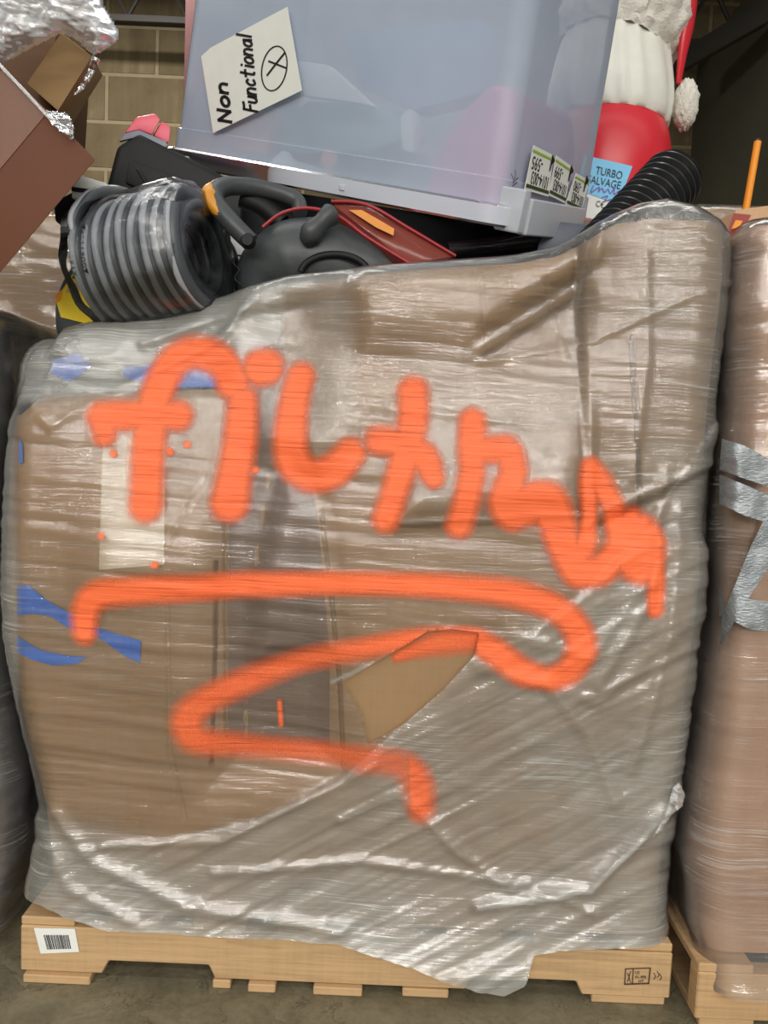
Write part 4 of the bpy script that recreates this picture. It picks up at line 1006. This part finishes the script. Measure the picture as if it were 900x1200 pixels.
# things inside the tote, seen dimly through its walls
def inside(px, py, depth):   # a point 'depth' behind the front wall
    return ray_plane(px, py, fO - fN * depth, fN)
M_pink = plain('pink_plastic', S(226, 120, 178), 0.5, var=0.06)
pk = [tw(-0.19, y, z) for y, z in ((-0.415, 0.005), (-0.405, 0.16), (-0.38, 0.225), (-0.34, 0.23), (-0.29, 0.18), (-0.25, 0.10), (-0.235, 0.005))]
tag(prism('pink_bag', pk, TM @ np.array((0.32, 0, 0)), M_pink, None, 0.02, 3), 'rounded pink bag seen through the right end of the tote', 'bag')
M_pap = plain('white_sheet', S(238, 240, 242), 0.7, var=0.03); M_teal = plain('pale_teal', S(128, 168, 176), 0.6); M_salmon = plain('salmon', S(222, 150, 140), 0.6, var=0.05)
for i, (poly, dp, mat, lab_, nm, cat) in enumerate((
        ([(340, 70), (382, 75), (436, 124), (400, 118), (352, 112)], 0.05, M_pap, 'white folded paper seen inside tote right of the note', 'folded_paper', 'paper'),
        ([(295, 210), (330, 175), (348, 210), (320, 214)], 0.04, M_pap, 'white triangular paper scrap at the bottom inside tote', 'paper_scrap', 'paper'),
        ([(262, 140), (318, 130), (312, 182), (270, 172)], 0.05, M_salmon, 'pinkish card inside tote below the note', 'pink_card', 'card'),
        ([(320, 150), (360, 118), (450, 122), (480, 160), (430, 178), (340, 180)], 0.11, M_teal, 'pale teal folded fabric in the middle of tote', 'teal_fabric', 'fabric'),
        ([(468, 135), (480, 126), (486, 150), (484, 180), (470, 176)], 0.05, M_pap, 'small white trinket inside tote near its middle', 'white_trinket', 'trinket'),
        ([(400, 40), (560, 20), (560, 110), (480, 130), (420, 100)], 0.16, plain('slate_cloth', S(128, 150, 182), 0.7), 'slate blue cloth bundle in the back of tote', 'blue_cloth', 'cloth'),
        ([(240, 150), (480, 235), (540, 240), (500, 180), (300, 120)], 0.20, plain('grey_cloth', S(150, 160, 176), 0.7), 'grey cloth bundle lying low in the tote', 'grey_cloth', 'cloth'))):
    tag(prism(nm, [inside(x, y, dp) for x, y in poly], -fN * (0.03 if dp < 0.1 else 0.08), mat, None, 0.006, 2), lab_, cat)
dc = inside(384, 187, 0.02)
tag(lathe('pink_disc', dc, -fN, [(0, 0.0001), (0, 0.017), (0.003, 0.020), (0.009, 0.020), (0.012, 0.016), (0.012, 0.0001)], M_salmon, None, 24), 'round salmon pink disc against the tote front wall', 'disc')

# ---- bearded holiday figure behind the tote
M_red = plain('red_plastic', S(208, 34, 48), 0.32, var=0.05, scale=8); M_beard = plain('white_plastic', S(222, 222, 212), 0.5, var=0.04); M_fur = plain('fur_plastic', S(214, 210, 200), 0.6, var=0.08, scale=60, bump=0.8)
FY = 0.74; fx = 703
k_ = (FY + 1.39) / FPX
fz = lambda py: pt(fx, py, FY)[2]
fc = pt(fx, 150, FY); fig = empty('holiday_figure', (fc[0], FY, fz(330)), 'red plastic holiday figure with white beard behind the tote', 'figurine')
lean = unit((0.04, 0, 1.0)); base = np.array((fc[0], FY, fz(330)))
hh = lambda py: fz(py) - fz(330)
lathe('coat', base, lean, [(0, 0.135), (hh(300), 0.155), (hh(260), 0.165), (hh(210), 0.172), (hh(180), 0.170), (hh(160), 0.160), (hh(140), 0.14), (hh(100), 0.12)], M_red, fig, 40)
def beard_fn(th, i, r): return r * (0.955 + 0.02 * math.sin(th * 17 + i * 0.7 + 1.3 * math.sin(th * 5)) * min(1, i / 3)) 
lathe('beard', base, lean, [(hh(146 + 4), 0.135), (hh(150), 0.158), (hh(147), 0.163), (hh(138), 0.166), (hh(125), 0.168), (hh(108), 0.165), (hh(90), 0.158), (hh(70), 0.150), (hh(50), 0.14), (hh(30), 0.12)], M_beard, fig, 160, fn=beard_fn)
rf_ = random.Random(5)
bump_t = {}
def fur_fn(th, i, r):
    return r + 0.010 * (vnoise(np.array([th * 9.0]), np.array([i * 0.9]), 77)[0]) * 1.6
tiltax = unit((0.30, 0.05, 1.0))
lathe('fur_trim', base + lean * hh(62), tiltax, [(0.0 + 0.010 * k, 0.140 + 0.028 * math.sin(math.pi * k / 16)) for k in range(17)], M_fur, fig, 140, fn=fur_fn)
lathe('hat', base + lean * hh(20) + tiltax * 0.04, tiltax, [(0, 0.160), (0.06, 0.165), (0.12, 0.150), (0.18, 0.12), (0.24, 0.07), (0.27, 0.0005)], M_red, fig, 40)
ht = [pt(795, -60, FY - 0.04), pt(806, -20, FY - 0.06), pt(805, 25, FY - 0.07), pt(800, 60, FY - 0.07), pt(795, 98, FY - 0.06)]
tube('hat_tail', smooth_path(ht, 6), np.interp(np.linspace(0, 1, 25), [0, .4, 1], [0.045, 0.032, 0.008]), M_red, fig, 14, 0.6)
pc = pt(803, 123, FY - 0.05); bm = bmesh.new(); bmesh.ops.create_icosphere(bm, subdivisions=4, radius=1.0)
for v in bm.verts:
    n = np.array(v.co[:]); r = 0.050 + 0.006 * math.sin(n[0] * 11 + 1) * math.sin(n[1] * 12) * math.sin(n[2] * 10 + 2) + 0.003 * math.sin(n[0] * 23) * math.sin(n[2] * 25 + 1)
    v.co = Vector(pc + n * r * np.array((0.62, 0.7, 1.22)))
bm_obj('pompom', bm, M_fur, fig, True, 80)
# salvage sticker on the coat
M_cyan = plain('cyan_label', S(120, 196, 236), 0.5, var=0.03)
sY = FY - 0.175; sN = (0.05, -1, 0)
spq = lambda px, py: ray_plane(px, py, np.array((fc[0], sY, 1.5)), unit(sN))
quadpatch('sticker', [spq(684, 182), spq(741, 195), spq(724, 240), spq(676, 222)], sN, M_cyan, fig)['label'] = 'cyan sticker with printed words'
quadpatch('sticker', [spq(676, 222.5), spq(724, 240.5), spq(712, 262), spq(670, 254)], sN, M_white, fig)['label'] = 'white sticker part'
su = spq(730, 203) - spq(690, 194.5); sv = spq(690, 190) - spq(690, 200)
text3('sticker_text', 'TURBO', spq(697, 204) + np.array((0, -0.003, 0)), su, sv, 0.026, M_ink, fig, 0.78)
text3('sticker_text', 'SALVAGE', spq(687, 214) + np.array((0, -0.003, 0)), su, sv, 0.026, M_ink, fig, 0.78)
text3('sticker_text', 'C€', spq(697, 242) + np.array((0, -0.003, 0)), su, sv, 0.020, M_ink, fig, 0.8)
sq = lambda x, y: spq(x, y) + np.array((0, -0.002, 0))
M_pen = plain('purple_pen', S(120, 90, 170), 0.6)
ribbon_strokes('sticker_text', [([(695, 218), (692, 226), (698, 222), (702, 220), (701, 225), (705, 221), (708, 226), (712, 222), (715, 227), (720, 220), (719, 228), (725, 224)], 1.2), ([(705, 232), (712, 230), (708, 236), (716, 234)], 1.1)], sq, M_pen, fig, sN)

# ---- black corrugated hose poking out at the top right
h0 = pt(705, 300, 0.14); h1 = pt(792, 206, 0.24); ax = h1 - h0; Lh = np.linalg.norm(ax)
prof = []
nrib = 14
for i in range(nrib * 6 + 1):
    t = i / (nrib * 6); r = 0.056 + 0.0055 * math.sin(i / 6 * 2 * math.pi); prof.append((t * Lh, r))
prof += [(Lh + 0.002, 0.048), (Lh - 0.004, 0.044), (Lh - 0.06, 0.042), (Lh - 0.06, 0.0005)]
M_hose = plain('black_hose', S(26, 27, 29), 0.30, var=0.1)
ch = empty('corrugated_hose', h0, 'black ribbed corrugated hose sticking out beside red figure', 'hose')
lathe('ribbed_tube', h0 - unit(ax) * 0.0, unit(ax), prof, M_hose, ch, 44)

# ---- grey hose coil in a plastic wrap
cc_ = pt(180, 303, 0.10); ca = unit((0.93, -0.30, 0.16)); ce_ = unit(np.cross(ca, (0, 0, 1))); cf = np.cross(ce_, ca)
M_hg = plain('hose_charcoal', S(70, 75, 80), 0.42, var=0.06); M_hl = plain('hose_light_stripe', S(154, 159, 166), 0.45, var=0.05)
coil = empty('hose_coil', cc_ - np.array((0, 0, 0.11)), 'charcoal hose with pale stripes coiled up in clear wrap', 'hose coil')
RC = 0.100; turns = 9; pit = 0.0240
def hel(R, ph, dt=0.0, n=56):
    out = []
    for i in range(turns * n + 1):
        th = 2 * math.pi * i / n; s = (i / n - turns / 2) * pit + dt
        rr_ = R * (1 + 0.02 * math.sin(3 * th + i * 0.05))
        out.append(cc_ + ca * s + (ce_ * math.cos(th + ph) + cf * math.sin(th + ph)) * rr_)
    return out
tube('hose', hel(RC, 0.5), 0.0125, M_hg, coil, 10, 1.0, tuple(ca))
tube('stripe', hel(RC + 0.0075, 0.5, -0.004), 0.0082, M_hl, coil, 8, 1.0, tuple(ca))
tube('hose', hel(RC - 0.026, 1.5), 0.0115, M_hg, coil, 8, 1.0, tuple(ca))
lp = [pt(108, 300, 0.06), pt(94, 280, 0.04), pt(88, 260, 0.04), pt(95, 243, 0.05), pt(112, 228, 0.08), pt(140, 226, 0.11), pt(165, 236, 0.14)]
tube('hose', smooth_path(lp, 8), 0.0125, M_hg, coil, 10)
tube('stripe', [p + np.array((-0.004, -0.0085, 0.002)) for p in smooth_path(lp, 8)], 0.006, M_hl, coil, 8)
tube('hose', smooth_path([p + np.array((0.026, -0.006, -0.016)) for p in lp], 8), 0.0125, M_hg, coil, 10)
# printed letters following a turn
def letters(word, turn, th_start, dth):
    for i, chh in enumerate(word):
        th = th_start + dth * i; s = (turn + th / (2 * math.pi) - turns / 2) * pit - 0.004
        n = ce_ * math.cos(th + 0.5) + cf * math.sin(th + 0.5); tdir = -ce_ * math.sin(th + 0.5) + cf * math.cos(th + 0.5)
        if dth < 0: tdir = -tdir
        v = np.cross(n, tdir)
        O = cc_ + ca * s + n * (RC + 0.0162) - v * 0.0035
        text3('letter', chh, O, tdir, v, 0.0115, M_ink, coil, 1.0, 'CENTER')
thn = math.atan2(np.dot((-0.43, -0.73, 0), cf), np.dot((-0.43, -0.73, 0), ce_)) - 0.5
letters('▲GORILLA▲', 2, thn - 0.34, 0.085)
letters('XTREMELITE', 1, thn - 0.34, 0.085)
# thin plastic wrap pulled around the coil
def wr_fn(th, i, r): return r + 0.006 * vnoise(np.array([th * 3.0]), np.array([i * 0.6]), 15)[0] + 0.003 * math.sin(th * 9 + i)
lathe('wrap', cc_ - ca * 0.12, ca, [(0.0, 0.09), (0.006, 0.118), (0.05, 0.123), (0.10, 0.122), (0.16, 0.123), (0.215, 0.122), (0.232, 0.105), (0.236, 0.06), (0.226, 0.0005)], film_mat('thin_wrap', tint=(0.8, 0.8, 0.82), base=0.0, use_attr=False, streak=0.05, bump=1.0, zs=25, crink=1.0, rough=0.10, gloss=1.0), coil, 60, fn=wr_fn)

# ---- round grey canister with yellow label behind the coil
gc = pt(124, 356, 0.20); gcan = empty('round_canister', gc - np.array((0, 0, 0.14)), 'round dark grey canister with yellow label below hose coil', 'canister')
ga = unit((-0.35, -0.9, 0.2))
lathe('drum', gc + ga * -0.1, ga, [(0, 0.02), (0, 0.115), (0.02, 0.128), (0.08, 0.130), (0.10, 0.126), (0.115, 0.112), (0.118, 0.09), (0.1185, 0.0005)], M_dgrey, gcan, 48)
M_yel = plain('yellow_label', S(236, 204, 40), 0.4, var=0.04)
gO = gc + ga * 0.0195; gp = lambda px, py: ray_plane(px, py, gO, ga)
quadpatch('label_plate', [gp(88, 318), gp(95, 319), gp(128, 370), gp(120, 384), gp(72, 372), gp(66, 352)], ga, M_yel, gcan, 0.001)['label'] = 'yellow warning label'
quadpatch('label_print', [gp(82, 333), gp(96, 331), gp(94, 342), gp(78, 344)], ga, M_tan, gcan, 0.0006, 0.002)
quadpatch('label_print', [gp(66, 346), gp(74, 340), gp(72, 352), gp(66, 356)], ga, M_stake, gcan, 0.0006, 0.002)
quadpatch('label_print', [gp(86, 324), gp(95, 325), gp(95, 328), gp(86, 327)], ga, M_ink, gcan, 0.0006, 0.002)
# ---- black wheel behind the coil opening
wc = pt(236, 306, 0.20); wa = unit((0.45, -0.85, 0.15))
wh = empty('rubber_wheel', wc - np.array((0, 0, 0.08)), 'black round wheel half hidden at the right of hose coil', 'wheel')
lathe('tyre', wc - wa * 0.02, wa, [(0, 0.03), (0, 0.066), (0.008, 0.073), (0.032, 0.073), (0.04, 0.066), (0.04, 0.045)], M_blk, wh, 40); lathe('hub', wc - wa * 0.02, wa, [(0, 0.031), (0.03, 0.046), (0.045, 0.02), (0.046, 0.0005)], M_blk, wh, 32)

# ---- black tool case with pink and grey top
tc_ = empty('tool_case', pt(200, 265, 0.35), 'black angular case with a pink-red top left of the tote', 'tool case')
pf = lambda poly, Y: [pt(x, y, Y) for x, y in poly]
prism('case_body', pf([(124, 222), (137, 172), (163, 156), (200, 174), (285, 218), (285, 285), (240, 272), (180, 246)], 0.28), (-0.05, 0.22, 0.06), M_blk, tc_, 0.012, 3)
prism('case_panel', pf([(150, 186), (196, 202), (236, 228), (232, 250), (180, 228), (146, 214)], 0.272), (0, 0.02, 0), M_blk, tc_, 0.006, 2)
for a, b in (((158, 196), (176, 226)), ((190, 208), (206, 240))):
    prism('rib', pf([a, (a[0] + 5, a[1] + 2), (b[0] + 5, b[1] + 2), b], 0.262), (0, 0.02, 0), M_blk, tc_, 0.002, 1)
M_bgrey = plain('blue_grey_plastic', S(118, 122, 134), 0.45); M_pinkred = plain('pink_red_plastic', S(222, 92, 112), 0.4, var=0.08)
prism('top_band', pf([(139, 166), (147, 156), (163, 152), (196, 166), (194, 180), (164, 160)], 0.285), (-0.04, 0.12, 0.04), M_bgrey, tc_, 0.004)
prism('top_cap', pf([(146, 156), (160, 137), (182, 133), (188, 140), (178, 158), (163, 152)], 0.29), (-0.04, 0.12, 0.04), M_pinkred, tc_, 0.004)
prism('top_cap', pf([(180, 159), (190, 142), (200, 149), (198, 168)], 0.295), (-0.04, 0.12, 0.04), M_pinkred, tc_, 0.004)

# ---- vacuum cleaner lying on its back
vac = empty('vacuum_cleaner', pt(380, 330, 0.2), 'dark grey vacuum cleaner with orange-tipped handle and clear red bin', 'vacuum cleaner')
body = []
for i, (px, py, r) in enumerate(((296, 352, 0.035), (312, 322, 0.062), (338, 308, 0.078), (368, 306, 0.082), (402, 312, 0.078), (440, 318, 0.066), (480, 326, 0.050), (520, 330, 0.035))):
    body.append((pt(px, py, 0.20), r))
sp_ = smooth_path([b[0] for b in body], 6); rs_ = np.interp(np.linspace(0, 1, len(sp_)), np.linspace(0, 1, len(body)), [b[1] for b in body])
tube('body', sp_, rs_, M_dgrey, vac, 28, 1.0, (0, 1, 0))
hp = smooth_path([pt(294, 284, 0.10), pt(272, 262, 0.10), pt(252, 238, 0.11), pt(254, 224, 0.13), pt(272, 218, 0.16), pt(310, 222, 0.19), pt(346, 234, 0.20), pt(352, 250, 0.18)], 8)
tube('handle', hp, np.interp(np.linspace(0, 1, len(hp)), [0, .3, .6, 1], [0.019, 0.021, 0.017, 0.015]), M_dgrey, vac, 16, 0.9)
M_org = plain('orange_plastic', S(206, 140, 40), 0.42, var=0.08)
hp2 = [p + np.array((-0.006, -0.006, 0.002)) for p in hp[10:26]]
tube('handle_pad', hp2, np.interp(np.linspace(0, 1, len(hp2)), [0, .5, 1], [0.012, 0.0195, 0.012]), M_org, vac, 16, 0.9)
pv = pt(290, 281, 0.082); lathe('pivot', pv, (0, -1, 0), [(-0.02, 0.0125), (0, 0.0125), (0.003, 0.010), (0.003, 0.0005)], M_blk, vac, 24)
kn = smooth_path([pt(358, 284, 0.115), pt(366, 272, 0.105), pt(382, 256, 0.11), pt(390, 250, 0.12)], 6)
tube('release_knob', kn, np.interp(np.linspace(0, 1, len(kn)), [0, .3, .55, .85, 1], [0.012, 0.023, 0.017, 0.022, 0.012]), M_dgrey, vac, 18, 0.9)
M_redc = milky('clear_red', S(170, 84, 70), 0.72, 0.12, 0.3); M_rededge = plain('red_edge', S(150, 26, 34), 0.35)
prism('dust_bin', [pt(388, 238, 0.14), pt(430, 240, 0.16), pt(534, 300, 0.14), pt(480, 310, 0.11)], (0.0, 0.05, -0.03), M_redc, vac, 0.006)
for pth_ in ([(308, 266, 0.125), (330, 250, 0.125), (360, 244, 0.125), (396, 253, 0.115), (430, 278, 0.105), (482, 310, 0.10)], [(388, 236, 0.135), (430, 240, 0.15), (480, 268, 0.145), (534, 300, 0.135)]):
    tube('trim', smooth_path([pt(*p) for p in pth_], 6), 0.0035, M_rededge, vac, 8)
M_amber = plain('amber_label', S(214, 140, 60), 0.5)
prism('label_plate', [pt(409, 246, 0.134), pt(424, 246, 0.134), pt(462, 268, 0.124), pt(461, 276, 0.122), pt(440, 266, 0.122)], (0, 0.003, 0), M_amber, vac, 0)
inn = [pt(284, 232, 0.20), pt(310, 244, 0.20), pt(330, 262, 0.20)]
tube('inner_part', smooth_path(inn, 5), 0.02, M_blk, vac, 12)
arch = [pt(345 + 52 * math.cos(t), 322 - 42 * math.sin(t), 0.112) for t in np.linspace(0.25, 2.7, 16)]
arch = [pt(392 + 40 * math.cos(t), 322 - 24 * math.sin(t), 0.115) for t in np.linspace(0.1, 3.0, 16)]
tube('wheel_arch', arch, 0.007, M_blk, vac, 8)

# ---- odds and ends in the pile
bp_ = [pt(524, 293, 0.16), pt(570, 288, 0.18), pt(640, 280, 0.22)]
tag(tube('black_pipe', bp_, 0.014, plain('gloss_black', S(24, 24, 26), 0.22), None, 20), 'glossy black pipe lying under the tote right corner', 'pipe')
tag(prism('slate_panel', pf([(628, 296), (634, 266), (652, 258), (688, 262), (690, 292)], 0.20), (0.03, 0.14, 0.0), plain('slate_plastic', S(66, 74, 88), 0.45), None, 0.008), 'slate grey plastic panel wedged below the tote corner', 'panel')
tag(prism('white_bag', pf([(240, 300), (262, 262), (284, 272), (298, 312), (280, 345), (240, 345)], 0.235), (0.01, 0.1, 0), plain('white_bag', S(214, 214, 218), 0.5, bump=0.6), None, 0.02, 3), 'white plastic bag between the coil and the vacuum', 'bag')
tag(tube('thin_wire', smooth_path([pt(284, 300, 0.15), pt(276, 300, 0.15), pt(273, 308, 0.15), pt(280, 316, 0.15), pt(275, 326, 0.15), pt(282, 334, 0.15)], 6), 0.0018, M_ink, None, 6), 'thin black wire looped beside the vacuum body', 'wire')
wbx = tag(prism('white_flat_box', pf([(84, 216), (92, 205), (124, 214), (132, 236), (84, 232)], 0.42), (0.0, 0.2, 0.0), M_white, None, 0.003), 'flat white box under the black case at left', 'box')
quadpatch('stripe', pf([(84, 219), (122, 224), (124, 229), (84, 224)], 0.4195), (0, -1, 0), M_ink, wbx)
tag(prism('black_tray', pf([(62, 236), (90, 222), (130, 232), (130, 262), (64, 260)], 0.47), (0.0, 0.2, 0.0), M_blk, None, 0.006), 'black tray behind the hose coil at left', 'tray')

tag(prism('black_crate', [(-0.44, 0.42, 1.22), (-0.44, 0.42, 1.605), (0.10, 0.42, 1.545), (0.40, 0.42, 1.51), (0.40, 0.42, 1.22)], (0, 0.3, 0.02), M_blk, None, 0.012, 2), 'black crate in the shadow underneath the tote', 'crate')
